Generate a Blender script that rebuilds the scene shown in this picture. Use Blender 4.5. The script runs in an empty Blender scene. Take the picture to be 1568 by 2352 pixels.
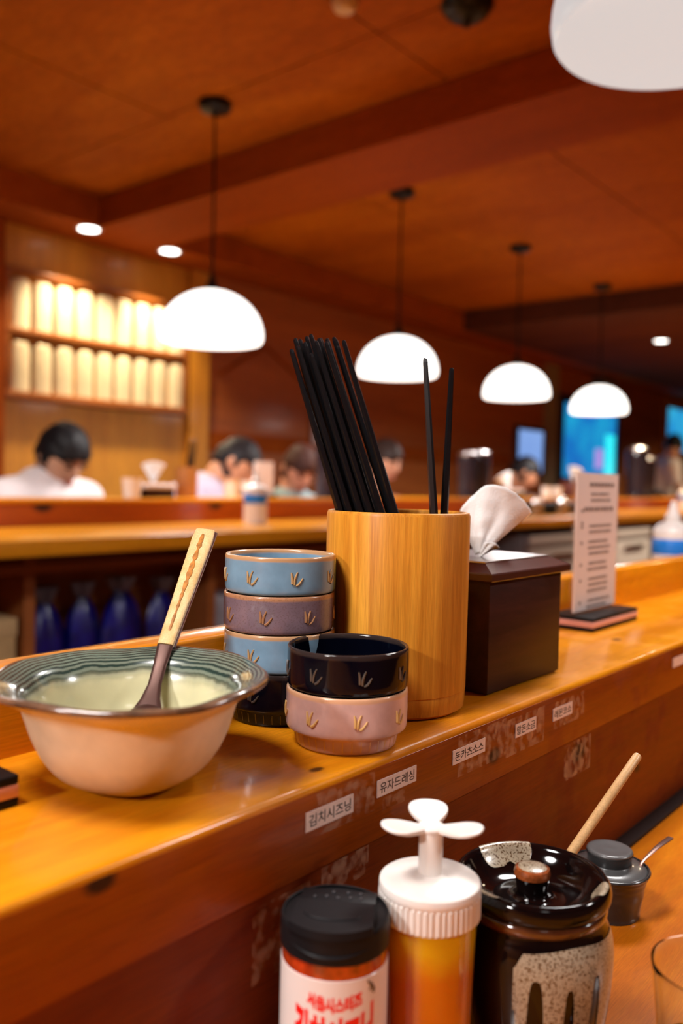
import bpy, bmesh, math, random
from mathutils import Vector, Matrix, noise
PI = math.pi
S = bpy.context.scene
COL = S.collection
random.seed(7)

# ------------------------------------------------------------------ camera
cd = bpy.data.cameras.new('camera'); cam = bpy.data.objects.new('camera', cd); COL.objects.link(cam)
cd.sensor_fit = 'VERTICAL'; cd.sensor_height = 36.0; cd.lens = 30.0
cd.clip_start = 0.01; cd.clip_end = 60
Rm = Matrix(((0.6407438, 0.01331619, -0.76763928), (-0.7674288, 0.04024084, -0.63987007), (0.02236981, 0.99910127, 0.0360033)))
cam.matrix_world = Matrix.Translation((0, 0, 1.04)) @ Rm.to_4x4()
cd.dof.use_dof = True; cd.dof.focus_distance = 0.50; cd.dof.aperture_fstop = 5.0
S.camera = cam
# ------------------------------------------------------------------ view, world
S.view_settings.view_transform = 'Standard'; S.view_settings.look = 'None'
S.view_settings.exposure = 0.12; S.view_settings.gamma = 1.0; S.view_settings.use_curve_mapping = False
W = bpy.data.worlds.new('world'); S.world = W; W.use_nodes = True
W.node_tree.nodes['Background'].inputs[0].default_value = (0.9, 0.6, 0.4, 1)
W.node_tree.nodes['Background'].inputs[1].default_value = 0.02
S.cycles.use_denoising = True
S.cycles.max_bounces = 8; S.cycles.diffuse_bounces = 4; S.cycles.glossy_bounces = 4
S.cycles.transmission_bounces = 8; S.cycles.sample_clamp_indirect = 4.0
S.cycles.caustics_reflective = False; S.cycles.caustics_refractive = False
P_NEAR = 8.0       # near pendants, watts under the shade
P_SIDE = 30.0      # added unseen pendant, brightens tissue, cup and bowls from the side
P_FRONT = 9.0     # pendants over the tables behind the viewer
P_FAR = 8.5       # pendants over the far counter
SHADE_FAR = 2.3; SHADE_NEAR = 0.52
P_SPOT = 62.0      # downlights along the shelf wall

# ------------------------------------------------------------------ materials
def nt(name):
    m = bpy.data.materials.new(name); m.use_nodes = True
    return m, m.node_tree, m.node_tree.nodes['Principled BSDF']
def setp(b, **k):
    for a, v in k.items():
        s = b.inputs[a.replace('_', ' ')]
        if s.type == 'RGBA' and len(v) == 3: v = (*v, 1)
        s.default_value = v
def simple(name, c, rough=0.5, metal=0.0, coat=0.0, var=0.0, vscale=40, bump=0.0, bscale=200, **k):
    m, t, b = nt(name)
    setp(b, Base_Color=c, Roughness=rough, Metallic=metal, Coat_Weight=coat, Coat_Roughness=0.08, **k)
    if var or bump:
        tc = t.nodes.new('ShaderNodeTexCoord')
    if var:
        n = t.nodes.new('ShaderNodeTexNoise'); n.inputs['Scale'].default_value = vscale; n.inputs['Detail'].default_value = 6
        t.links.new(tc.outputs['Object'], n.inputs['Vector'])
        r = t.nodes.new('ShaderNodeValToRGB')
        r.color_ramp.elements[0].position = 0.3; r.color_ramp.elements[1].position = 0.7
        r.color_ramp.elements[0].color = (*[x * (1 - var) for x in c], 1)
        r.color_ramp.elements[1].color = (*[min(1, x * (1 + var)) for x in c], 1)
        t.links.new(n.outputs['Fac'], r.inputs['Fac']); t.links.new(r.outputs['Color'], b.inputs['Base Color'])
    if bump:
        n2 = t.nodes.new('ShaderNodeTexNoise'); n2.inputs['Scale'].default_value = bscale; n2.inputs['Detail'].default_value = 4
        t.links.new(tc.outputs['Object'], n2.inputs['Vector'])
        bp = t.nodes.new('ShaderNodeBump'); bp.inputs['Strength'].default_value = bump; bp.inputs['Distance'].default_value = 0.001
        t.links.new(n2.outputs['Fac'], bp.inputs['Height']); t.links.new(bp.outputs['Normal'], b.inputs['Normal'])
    return m
def wood(name, ca, cb, cc=None, stretch=(1.2, 22, 22), rough=0.3, coat=0.6, knots=(), scale=3.0, bump=0.12, crough=0.12, wear=0.0, fine=1.0, spec=None):
    """long grain along the axis of the smallest stretch; knots are dark oval spots of the wood itself"""
    m, t, b = nt(name); N = t.nodes; L = t.links
    setp(b, Roughness=rough, Coat_Weight=coat, Coat_Roughness=crough)
    if spec is not None: setp(b, Specular_IOR_Level=spec)
    tc = N.new('ShaderNodeTexCoord'); mp = N.new('ShaderNodeMapping'); mp.inputs['Scale'].default_value = stretch
    L.new(tc.outputs['Object'], mp.inputs['Vector'])
    n1 = N.new('ShaderNodeTexNoise'); n1.inputs['Scale'].default_value = scale; n1.inputs['Detail'].default_value = 7; n1.inputs['Roughness'].default_value = 0.6; n1.inputs['Distortion'].default_value = 0.6
    L.new(mp.outputs[0], n1.inputs['Vector'])
    r = N.new('ShaderNodeValToRGB'); r.color_ramp.elements[0].position = 0.3; r.color_ramp.elements[1].position = 0.72
    r.color_ramp.elements[0].color = (*ca, 1); r.color_ramp.elements[1].color = (*cb, 1)
    L.new(n1.outputs['Fac'], r.inputs['Fac'])
    n2 = N.new('ShaderNodeTexNoise'); n2.inputs['Scale'].default_value = scale * 0.5; n2.inputs['Detail'].default_value = 3
    mp2 = N.new('ShaderNodeMapping'); mp2.inputs['Scale'].default_value = tuple(min(s, 6) for s in stretch)
    L.new(tc.outputs['Object'], mp2.inputs['Vector']); L.new(mp2.outputs[0], n2.inputs['Vector'])
    mx = N.new('ShaderNodeMix'); mx.data_type = 'RGBA'; mx.blend_type = 'MIX'
    cc = cc or tuple(0.7 * x for x in ca)
    mr = N.new('ShaderNodeMapRange'); mr.inputs['From Min'].default_value = 0.45; mr.inputs['From Max'].default_value = 0.75; mr.inputs['To Max'].default_value = 0.7
    L.new(n2.outputs['Fac'], mr.inputs['Value']); L.new(mr.outputs[0], mx.inputs['Factor'])
    L.new(r.outputs['Color'], mx.inputs['A']); mx.inputs['B'].default_value = (*cc, 1)
    out = mx.outputs['Result']
    # fine pores
    n3 = N.new('ShaderNodeTexNoise'); n3.inputs['Scale'].default_value = scale * 14 * fine; n3.inputs['Detail'].default_value = 2
    L.new(mp.outputs[0], n3.inputs['Vector'])
    mr3 = N.new('ShaderNodeMapRange'); mr3.inputs['From Min'].default_value = 0.3; mr3.inputs['From Max'].default_value = 0.7; mr3.inputs['To Min'].default_value = 0.82; mr3.inputs['To Max'].default_value = 1.08
    L.new(n3.outputs['Fac'], mr3.inputs['Value'])
    ml = N.new('ShaderNodeMix'); ml.data_type = 'RGBA'; ml.blend_type = 'MULTIPLY'; ml.inputs['Factor'].default_value = 1
    L.new(out, ml.inputs['A']); L.new(mr3.outputs[0], ml.inputs['B']); out = ml.outputs['Result']
    for (kx, ky, kz, kr) in knots:
        vm = N.new('ShaderNodeVectorMath'); vm.operation = 'SUBTRACT'; vm.inputs[1].default_value = (kx, ky, kz)
        L.new(tc.outputs['Object'], vm.inputs[0])
        vs = N.new('ShaderNodeVectorMath'); vs.operation = 'MULTIPLY'; vs.inputs[1].default_value = (0.6, 1, 1)
        L.new(vm.outputs[0], vs.inputs[0])
        ln = N.new('ShaderNodeVectorMath'); ln.operation = 'LENGTH'; L.new(vs.outputs[0], ln.inputs[0])
        k = N.new('ShaderNodeMapRange'); k.interpolation_type = 'SMOOTHSTEP'; k.inputs['From Min'].default_value = kr * 0.5; k.inputs['From Max'].default_value = kr * 1.3
        k.inputs['To Min'].default_value = 0.92; k.inputs['To Max'].default_value = 0
        L.new(ln.outputs['Value'], k.inputs['Value'])
        kx2 = N.new('ShaderNodeMix'); kx2.data_type = 'RGBA'; L.new(k.outputs[0], kx2.inputs['Factor'])
        L.new(out, kx2.inputs['A']); kx2.inputs['B'].default_value = (0.02, 0.008, 0.003, 1); out = kx2.outputs['Result']
    L.new(out, b.inputs['Base Color'])
    bp = N.new('ShaderNodeBump'); bp.inputs['Strength'].default_value = bump; bp.inputs['Distance'].default_value = 0.0006
    L.new(n1.outputs['Fac'], bp.inputs['Height']); L.new(bp.outputs['Normal'], b.inputs['Normal'])
    cb2 = N.new('ShaderNodeBump'); cb2.inputs['Strength'].default_value = 0.06; cb2.inputs['Distance'].default_value = 0.001
    n4 = N.new('ShaderNodeTexNoise'); n4.inputs['Scale'].default_value = 70; L.new(tc.outputs['Object'], n4.inputs['Vector'])
    L.new(n4.outputs['Fac'], cb2.inputs['Height']); L.new(cb2.outputs['Normal'], b.inputs['Coat Normal'])
    if wear:
        n5 = N.new('ShaderNodeTexNoise'); n5.inputs['Scale'].default_value = 28; n5.inputs['Detail'].default_value = 8; L.new(tc.outputs['Object'], n5.inputs['Vector'])
        m5 = N.new('ShaderNodeMapRange'); m5.inputs['From Min'].default_value = 0.5; m5.inputs['From Max'].default_value = 0.68; m5.inputs['To Min'].default_value = rough; m5.inputs['To Max'].default_value = rough + wear
        L.new(n5.outputs['Fac'], m5.inputs['Value']); L.new(m5.outputs[0], b.inputs['Roughness'])
    return m
def glaze(name, base, rim, zs, rough=0.25, var=0.14, speck=0.0, speck_col=(0.1, 0.05, 0.02), coat=0.3, vscale=60):
    """glazed stoneware whose colour changes at given heights: zs = [(z, 0..1 share of rim colour)]"""
    m, t, b = nt(name); N = t.nodes; L = t.links
    setp(b, Roughness=rough, Coat_Weight=coat, Coat_Roughness=0.05)
    tc = N.new('ShaderNodeTexCoord'); sx = N.new('ShaderNodeSeparateXYZ'); L.new(tc.outputs['Object'], sx.inputs[0])
    n = N.new('ShaderNodeTexNoise'); n.inputs['Scale'].default_value = vscale; n.inputs['Detail'].default_value = 5; L.new(tc.outputs['Object'], n.inputs['Vector'])
    z0, z1 = zs[0][0], zs[-1][0]
    mr = N.new('ShaderNodeMapRange'); mr.inputs['From Min'].default_value = z0; mr.inputs['From Max'].default_value = z1
    ad = N.new('ShaderNodeMath'); ad.operation = 'MULTIPLY_ADD'; ad.inputs[1].default_value = (z1 - z0) * 0.05; L.new(n.outputs['Fac'], ad.inputs[0]); L.new(sx.outputs['Z'], ad.inputs[2])
    L.new(ad.outputs[0], mr.inputs['Value'])
    r = N.new('ShaderNodeValToRGB'); els = r.color_ramp.elements
    while len(els) < len(zs): els.new(0.5)
    for e, (z, w) in zip(els, zs):
        e.position = (z - z0) / (z1 - z0); e.color = (w, w, w, 1)
    L.new(mr.outputs[0], r.inputs['Fac'])
    r2 = N.new('ShaderNodeValToRGB'); r2.color_ramp.elements[0].position = 0.35; r2.color_ramp.elements[1].position = 0.65
    r2.color_ramp.elements[0].color = (*[x * (1 - var) for x in base], 1); r2.color_ramp.elements[1].color = (*[min(1, x * (1 + var)) for x in base], 1)
    L.new(n.outputs['Fac'], r2.inputs['Fac'])
    mx = N.new('ShaderNodeMix'); mx.data_type = 'RGBA'; L.new(r.outputs['Color'], mx.inputs['Factor']); L.new(r2.outputs['Color'], mx.inputs['A']); mx.inputs['B'].default_value = (*rim, 1)
    out = mx.outputs['Result']
    if speck:
        v = N.new('ShaderNodeTexNoise'); v.inputs['Scale'].default_value = 900; v.inputs['Detail'].default_value = 1; L.new(tc.outputs['Object'], v.inputs['Vector'])
        q = N.new('ShaderNodeMapRange'); q.inputs['From Min'].default_value = 0.56; q.inputs['From Max'].default_value = 0.64; q.inputs['To Max'].default_value = speck; L.new(v.outputs['Fac'], q.inputs['Value'])
        m2 = N.new('ShaderNodeMix'); m2.data_type = 'RGBA'; L.new(q.outputs[0], m2.inputs['Factor']); L.new(out, m2.inputs['A']); m2.inputs['B'].default_value = (*speck_col, 1); out = m2.outputs['Result']
    L.new(out, b.inputs['Base Color'])
    return m
def emit(name, c, s):
    m, t, b = nt(name); setp(b, Base_Color=(0.8, 0.8, 0.8), Roughness=0.25, Emission_Color=c, Emission_Strength=s); return m

M_TOP = wood('honey_varnished_wood', (0.58, 0.175, 0.003), (0.76, 0.29, 0.006), (0.44, 0.10, 0.002), rough=0.3, spec=.2, coat=0.6, crough=0.09,
             knots=[(0.315, 0.275, 0.897, 0.003), (0.78, 0.31, 0.897, 0.004), (0.66, 0.33, 0.897, 0.003)], wear=0.25)
M_EDGE = wood('shaded_front_board_wood', (0.135, 0.016, 0.0006), (0.20, 0.032, 0.001), (0.085, 0.008, 0.0004), rough=0.5, coat=0.05, spec=.15, crough=0.2,
              knots=[(0.60, 0.263, 0.842, 0.008), (0.72, 0.263, 0.80, 0.004)], wear=0.25)  # redder riser wood, its colour darkened further to hold the front's shade
M_EDGESHADE = wood('shaded_edge_wood', (0.22, 0.034, 0.0008), (0.33, 0.070, 0.001), (0.14, 0.018, 0.0006), rough=0.4, coat=0.15, spec=.2, crough=0.15, knots=[(0.1813, 0.262, 0.8915, 0.0045), (0.468, 0.262, 0.871, 0.005)], wear=0.3)  # the ledge's honey wood, darkened in colour for its shaded front face
M_TABLE = wood('table_wood', (0.55, 0.14, 0.003), (0.72, 0.24, 0.006), (0.38, 0.07, 0.002), stretch=(2.2, 30, 30), rough=0.35, spec=.2, coat=0.4)
M_FAR = wood('far_counter_wood', (0.30, 0.050, 0.001), (0.40, 0.080, 0.002), (0.22, 0.03, 0.001), rough=0.3, coat=0.5, knots=[(1.30, 2.168, 0.951, 0.02), (1.94, 2.168, 0.95, 0.018)])
M_FARTOP = wood('far_counter_top_wood', (0.60, 0.20, 0.006), (0.74, 0.30, 0.010), rough=0.35, spec=.2, coat=0.4)
M_CAB = wood('cabinet_wood', (0.30, 0.085, 0.02), (0.42, 0.13, 0.03), rough=0.45, coat=0.2)
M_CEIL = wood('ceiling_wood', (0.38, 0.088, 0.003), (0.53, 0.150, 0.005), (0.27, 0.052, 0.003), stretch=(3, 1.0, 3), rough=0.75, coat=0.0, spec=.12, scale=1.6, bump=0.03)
M_BEAM = wood('beam_wood', (0.30, 0.055, 0.003), (0.40, 0.085, 0.005), stretch=(6, 1.0, 6), rough=0.75, coat=0.0, spec=.12, scale=1.6, bump=0.03)
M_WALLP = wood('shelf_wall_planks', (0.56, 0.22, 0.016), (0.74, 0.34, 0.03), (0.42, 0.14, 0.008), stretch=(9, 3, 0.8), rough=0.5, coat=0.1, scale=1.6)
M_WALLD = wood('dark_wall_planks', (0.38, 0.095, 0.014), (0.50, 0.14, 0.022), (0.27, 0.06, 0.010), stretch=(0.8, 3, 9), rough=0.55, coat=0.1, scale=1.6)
M_SHELF = wood('shelf_wood', (0.36, 0.10, 0.015), (0.48, 0.16, 0.025), rough=0.45, coat=0.2)
M_DARKFRAME = simple('dark_frame', (0.02, 0.012, 0.01), 0.4)
M_BLACKRUB = simple('black_rubber', (0.012, 0.011, 0.010), 0.45)
M_BAMBOO = wood('bamboo', (0.50, 0.165, 0.010), (0.82, 0.36, 0.036), (0.36, 0.095, 0.005), stretch=(90, 90, 2.2), rough=0.42, coat=0.15, spec=.25, scale=2.2, bump=0.25, crough=0.25)
M_BAMBOOIN = simple('bamboo_inside', (0.42, 0.20, 0.06), 0.5)
M_BOXWOOD = wood('dark_stained_wood', (0.022, 0.006, 0.004), (0.062, 0.017, 0.011), (0.016, 0.005, 0.004), stretch=(1.6, 26, 26), rough=0.42, spec=.25, coat=0.08, scale=3, crough=0.2)
M_BOXLID = simple('brown_lid_plastic', (0.060, 0.019, 0.014), 0.25, coat=0.35)
M_STEEL = simple('brushed_steel', (0.62, 0.58, 0.58), 0.28, metal=1.0)
M_STEELD = simple('fridge_steel', (0.35, 0.34, 0.36), 0.4, metal=0.6)
M_CHOP = simple('black_lacquer', (0.005, 0.005, 0.006), 0.25, coat=0.2)
M_BLKPL = simple('black_plastic', (0.009, 0.008, 0.009), 0.42, bump=0.05, Specular_IOR_Level=.14)
M_WHPL = simple('white_plastic', (0.80, 0.74, 0.69), 0.32, coat=0.3, Subsurface_Weight=0.1, Subsurface_Radius=(0.004, 0.003, 0.002))
M_TISSUE = simple('tissue_paper', (0.98, 0.98, 0.98), 0.9, Specular_IOR_Level=0.0, bump=0.4, bscale=900)
M_PAPER = simple('label_paper', (0.80, 0.63, 0.56), 0.45, coat=0.3, var=0.06, vscale=300)
M_INK = simple('black_ink', (0.012, 0.010, 0.012), 0.5)
M_RED = simple('red_print', (0.80, 0.008, 0.006), 0.45)
M_GREYINK = simple('grey_print', (0.20, 0.14, 0.12), 0.6)
M_WHLABEL = simple('white_label', (0.78, 0.68, 0.64), 0.42, coat=0.2)
M_CARD = simple('menu_paper', (0.90, 0.77, 0.73), 0.5)
M_PINKBASE = simple('pink_layer', (0.70, 0.36, 0.32), 0.35)
M_GREY = simple('grey_plate', (0.42, 0.38, 0.37), 0.35, metal=0.3)

# ------------------------------------------------------------------ mesh helpers
def link_bm(name, bm, mat=None, parent=None, smooth=True, loc=None, sharp=None):
    me = bpy.data.meshes.new(name); bmesh.ops.recalc_face_normals(bm, faces=bm.faces[:]); bm.to_mesh(me); bm.free()
    if smooth:
        me.polygons.foreach_set('use_smooth', [True] * len(me.polygons))
        try: me.set_sharp_from_angle(angle=math.radians(sharp or 40))
        except Exception: pass
    if mat: me.materials.append(mat)
    o = bpy.data.objects.new(name, me); COL.objects.link(o)
    if parent: o.parent = parent
    if loc: o.location = loc
    return o
def tag(o, label=None, cat=None, group=None, kind=None):
    if label: o['label'] = label
    if cat: o['category'] = cat
    if group: o['group'] = group
    if kind: o['kind'] = kind
    return o
def empty(name, loc=(0, 0, 0), rz=0.0, label=None, cat=None, group=None, kind=None):
    o = bpy.data.objects.new(name, None); COL.objects.link(o); o.empty_display_size = 0.02
    o.location = loc; o.rotation_euler = (0, 0, rz)
    return tag(o, label, cat, group, kind)
def copy_tree(o, parent=None):
    c = o.copy(); COL.objects.link(c)
    if parent: c.parent = parent
    for ch in list(o.children): copy_tree(ch, c)
    return c
def box(bm, x0, x1, y0, y1, z0, z1, bev=0.0, seg=2):
    r = bmesh.ops.create_cube(bm, size=1.0); vs = r['verts']
    for v in vs:
        v.co = Vector(((x0 + x1) / 2 + v.co.x * (x1 - x0), (y0 + y1) / 2 + v.co.y * (y1 - y0), (z0 + z1) / 2 + v.co.z * (z1 - z0)))
    if bev:
        es = list({e for v in vs for e in v.link_edges})
        bmesh.ops.bevel(bm, geom=es, offset=bev, segments=seg, profile=0.5, affect='EDGES')
    return bm
def bxo(name, x0, x1, y0, y1, z0, z1, mat, parent=None, bev=0.0, seg=2):
    bm = bmesh.new(); box(bm, x0, x1, y0, y1, z0, z1, bev, seg); return link_bm(name, bm, mat, parent, smooth=bev > 0)
def lathe(prof, seg=64, rfun=None, zfun=None, close=True):
    """prof: [(r,z)]; rfun(a, r, z) and zfun may wobble it"""
    bm = bmesh.new(); rings = []
    for (r, z) in prof:
        if r < 1e-6:
            rings.append([bm.verts.new((0, 0, z))]); continue
        ring = []
        for i in range(seg):
            a = 2 * PI * i / seg
            rr = rfun(a, r, z) if rfun else r
            zz = zfun(a, r, z) if zfun else z
            ring.append(bm.verts.new((rr * math.cos(a), rr * math.sin(a), zz)))
        rings.append(ring)
    for A, B in zip(rings, rings[1:]):
        if len(A) == 1 and len(B) == 1: continue
        for i in range(seg):
            j = (i + 1) % seg
            if len(A) == 1: bm.faces.new((A[0], B[j], B[i]))
            elif len(B) == 1: bm.faces.new((A[i], A[j], B[0]))
            else: bm.faces.new((A[i], A[j], B[j], B[i]))
    return bm
def tube(bm, pts, rad, seg=8, cap=True):
    pts = [Vector(p) for p in pts]; n = len(pts)
    if not isinstance(rad, (list, tuple)): rad = [rad] * n
    rings = []; prev = None
    for i, p in enumerate(pts):
        d = (pts[min(i + 1, n - 1)] - pts[max(i - 1, 0)]).normalized()
        if prev is None:
            u = d.orthogonal().normalized()
        else:
            u = (prev - d * prev.dot(d)).normalized()
        prev = u; w = d.cross(u)
        rings.append([bm.verts.new(p + (u * math.cos(2 * PI * k / seg) + w * math.sin(2 * PI * k / seg)) * rad[i]) for k in range(seg)])
    for A, B in zip(rings, rings[1:]):
        for k in range(seg):
            j = (k + 1) % seg; bm.faces.new((A[k], A[j], B[j], B[k]))
    if cap:
        bm.faces.new(rings[0][::-1]); bm.faces.new(rings[-1])
    return bm
def merge(bm, other, mat4=None):
    me = bpy.data.meshes.new('tmp'); other.to_mesh(me); other.free()
    if mat4: me.transform(mat4)
    bm.from_mesh(me); bpy.data.meshes.remove(me); return bm
def smoothcurve(pts, n=6):
    out = []; P = [Vector(p) for p in pts]
    for i in range(len(P) - 1):
        p0 = P[max(i - 1, 0)]; p1 = P[i]; p2 = P[i + 1]; p3 = P[min(i + 2, len(P) - 1)]
        for k in range(n):
            t = k / n
            out.append(0.5 * ((2 * p1) + (p2 - p0) * t + (2 * p0 - 5 * p1 + 4 * p2 - p3) * t * t + (3 * p1 - p0 - 3 * p2 + p3) * t ** 3))
    out.append(P[-1]); return out
def prof_smooth(prof, n=4):
    lo, hi = min(z for _, z in prof), max(z for _, z in prof)
    return [(max(0, p.x), min(hi, max(lo, p.y))) for p in smoothcurve([Vector((r, z, 0)) for r, z in prof], n)]
def text_mesh(s, size, bold=0.0, extrude=0.0, resolution=3):
    cu = bpy.data.curves.new('t', 'FONT'); cu.body = s; cu.size = size; cu.align_x = 'CENTER'; cu.align_y = 'CENTER'
    cu.offset = bold; cu.extrude = extrude; cu.resolution_u = resolution
    o = bpy.data.objects.new('t', cu); COL.objects.link(o)
    dg = bpy.context.evaluated_depsgraph_get(); dg.update()
    me = bpy.data.meshes.new_from_object(o.evaluated_get(dg))
    bpy.data.objects.remove(o); bpy.data.curves.remove(cu)
    return me
def mesh_obj(name, me, mat, parent=None):
    me.materials.clear(); me.materials.append(mat); o = bpy.data.objects.new(name, me); COL.objects.link(o)
    if parent: o.parent = parent
    return o
def fit(me, w, h):
    xs = [v.co.x for v in me.vertices]; ys = [v.co.y for v in me.vertices]
    cx, cy = (min(xs) + max(xs)) / 2, (min(ys) + max(ys)) / 2; sx = w / (max(xs) - min(xs)); sy = h / (max(ys) - min(ys))
    for v in me.vertices: v.co.x = (v.co.x - cx) * sx; v.co.y = (v.co.y - cy) * sy

# ------------------------------------------------------------------ the room
def st(o, label=None): return tag(o, kind='structure', label=label)
X0, X1, Y0, Y1, ZC, ZB = -2.0, 12.0, -2.2, 3.64, 2.30, 2.165
st(bxo('floor', X0 - .1, X1 + .1, Y0 - .1, Y1 + .1, -0.1, 0.0, simple('floor_tiles', (0.10, 0.06, 0.045), 0.4, var=0.2, vscale=3)))
st(bxo('wall_left', X0 - .1, X0, Y0 - .1, Y1 + .1, 0, ZC, M_WALLD))
st(bxo('wall_front', X0, X1, Y0 - .1, Y0, 0, ZC, M_WALLD))
st(bxo('wall_right', X1, X1 + .1, Y0 - .1, Y1 + .1, 0, ZC, wood('end_wall_planks', (0.24, 0.05, 0.012), (0.34, 0.08, 0.02), stretch=(3, 6, 0.8), rough=0.55, coat=0.1, scale=1.6)))
# back wall: pale planks behind the shelf, darker planks beyond the post
w = st(empty('wall_back', (0, 0, 0)))
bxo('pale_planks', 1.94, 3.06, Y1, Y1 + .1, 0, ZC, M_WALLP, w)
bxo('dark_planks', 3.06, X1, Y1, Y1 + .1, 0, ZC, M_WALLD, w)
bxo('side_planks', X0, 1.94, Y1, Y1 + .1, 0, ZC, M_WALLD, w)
st(bxo('trim_1', 3.03, 3.16, Y1 - .035, Y1, 0, ZB, M_WALLP))
st(bxo('trim_2', 1.90, 1.955, Y1 - .05, Y1, 0, ZB, M_BEAM))
st(bxo('trim_3', 3.16, 6.6, Y1 - .018, Y1, 1.20, 1.30, M_BEAM))
# ceiling: raised bays of plywood panels with thin joints, boxed-in beams and a boxed-in border
ce = st(empty('ceiling', (0, 0, 0)))
bxo('ceiling_slab', X0 - .1, X1 + .1, Y0 - .1, Y1 + .1, ZC + .004, ZC + .12, M_DARKFRAME, ce)
def panels(x0, x1, y0, y1, sx, sy):
    nx, ny = max(1, round((x1 - x0) / sx)), max(1, round((y1 - y0) / sy)); bm = bmesh.new()
    for i in range(nx):
        for j in range(ny):
            box(bm, x0 + (x1 - x0) * i / nx + .003, x0 + (x1 - x0) * (i + 1) / nx - .003, y0 + (y1 - y0) * j / ny + .003, y0 + (y1 - y0) * (j + 1) / ny - .003, ZC, ZC + .006)
    return link_bm('ceiling_panel', bm, M_CEIL, ce, smooth=False)
panels(X0, 1.92, Y0, 3.36, 1.2, 0.9); panels(1.92, 2.28, Y0, 3.36, 0.4, 1.9); panels(2.67, 5.38, Y0, 3.36, 0.9, 0.9)
bxo('ceiling_beam', 2.28, 2.67, Y0, 3.36, ZB, ZC, M_BEAM, ce)
bxo('ceiling_border', X0, X1, 3.36, Y1, ZB, ZC, M_BEAM, ce)
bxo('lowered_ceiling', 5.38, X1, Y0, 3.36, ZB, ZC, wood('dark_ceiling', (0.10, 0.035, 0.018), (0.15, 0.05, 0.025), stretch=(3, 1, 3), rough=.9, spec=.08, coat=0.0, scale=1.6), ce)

# ------------------------------------------------------------------ near counter
ct = empty('dining_counter', (0.9, 0.15, 0), label='low honey brown dining counter holding the condiment bottles, in front of the raised ledge', cat='counter')
def at(o, root): o.matrix_parent_inverse = Matrix.Translation(root.location).inverted(); return o
at(bxo('counter_top', -1.2, 6.3, -0.30, 0.252, 0.715, 0.75, M_TABLE, ct, .003), ct)
at(bxo('counter_support', -1.2, 6.3, 0.02, 0.10, 0.0, 0.715, M_CAB, ct), ct)
at(bxo('gasket', -1.2, 6.3, 0.252, 0.2645, 0.735, 0.7512, M_BLACKRUB, ct), ct)
lg = empty('raised_ledge', (0.9, 0.33, 0), label='varnished orange wood ledge with raised back board, under the bowls and bamboo cup', cat='counter ledge')
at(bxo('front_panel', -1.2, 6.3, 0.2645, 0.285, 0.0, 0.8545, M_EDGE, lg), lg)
bm = bmesh.new(); box(bm, -1.2, 6.3, 0.262, 0.402, 0.8555, 0.897)
es = [e for e in bm.edges if all(abs(v.co.y - .262) < 1e-6 and abs(v.co.z - .897) < 1e-6 for v in e.verts)]
bmesh.ops.bevel(bm, geom=es, offset=.0035, segments=5, profile=0.5, affect='EDGES')
at(link_bm('ledge_board', bm, M_TOP, lg), lg)
at(bxo('edge_shade_skin', -1.2, 6.3, .2617, .2632, .8552, .8932, M_EDGESHADE, lg, .0004), lg)  # thin sheet that carries the front face's shade in its colour
at(bxo('back_board', -1.2, 6.3, 0.3995, 0.424, 0.80, 0.942, M_TOP, lg, .0025, 3), lg)
at(bxo('rear_panel', -1.2, 6.3, 0.385, 0.3995, 0.0, 0.8545, M_CAB, lg), lg)
# adhesive marks left by old stickers
bm = bmesh.new()
def sticker(bm, x0, x1, z0, z1, y=0.2614, dz=0.0):
    a = [bm.verts.new(p) for p in ((x0, y, z0), (x1, y, z0 + dz), (x1, y, z1 + dz), (x0, y, z1))]; bm.faces.new(a)
mtape, tt, bb = nt('clear_tape'); setp(bb, Base_Color=(0.75, 0.45, 0.30), Roughness=0.35, Alpha=0.28, Coat_Weight=1.0, Coat_Roughness=0.25)
_n = tt.nodes.new('ShaderNodeTexNoise'); _n.inputs['Scale'].default_value = 160; _n.inputs['Detail'].default_value = 5
_c = tt.nodes.new('ShaderNodeTexCoord'); tt.links.new(_c.outputs['Object'], _n.inputs['Vector'])
_m = tt.nodes.new('ShaderNodeMapRange'); _m.inputs['From Min'].default_value = .42; _m.inputs['From Max'].default_value = .62; _m.inputs['To Min'].default_value = 0.0; _m.inputs['To Max'].default_value = .34
tt.links.new(_n.outputs['Fac'], _m.inputs['Value']); tt.links.new(_m.outputs[0], bb.inputs['Alpha'])
bm.free()
for x0, x1, z0, z1, yy_ in ((0.300, 0.345, 0.8715, 0.892, .2614), (0.352, 0.372, 0.869, 0.876, .2614), (0.425, 0.482, 0.868, 0.892, .2614), (0.482, 0.535, 0.866, 0.890, .2613), (0.55, 0.60, 0.870, 0.889, .2614),
                            (0.262, 0.300, 0.815, 0.850, .2642), (0.308, 0.345, 0.838, 0.853, .2642), (0.575, 0.620, 0.826, 0.852, .2642)):
    bm = bmesh.new(); sticker(bm, x0, x1, z0, z1, yy_); at(link_bm('tape_residue', bm, mtape, lg, smooth=False), lg)
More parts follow.
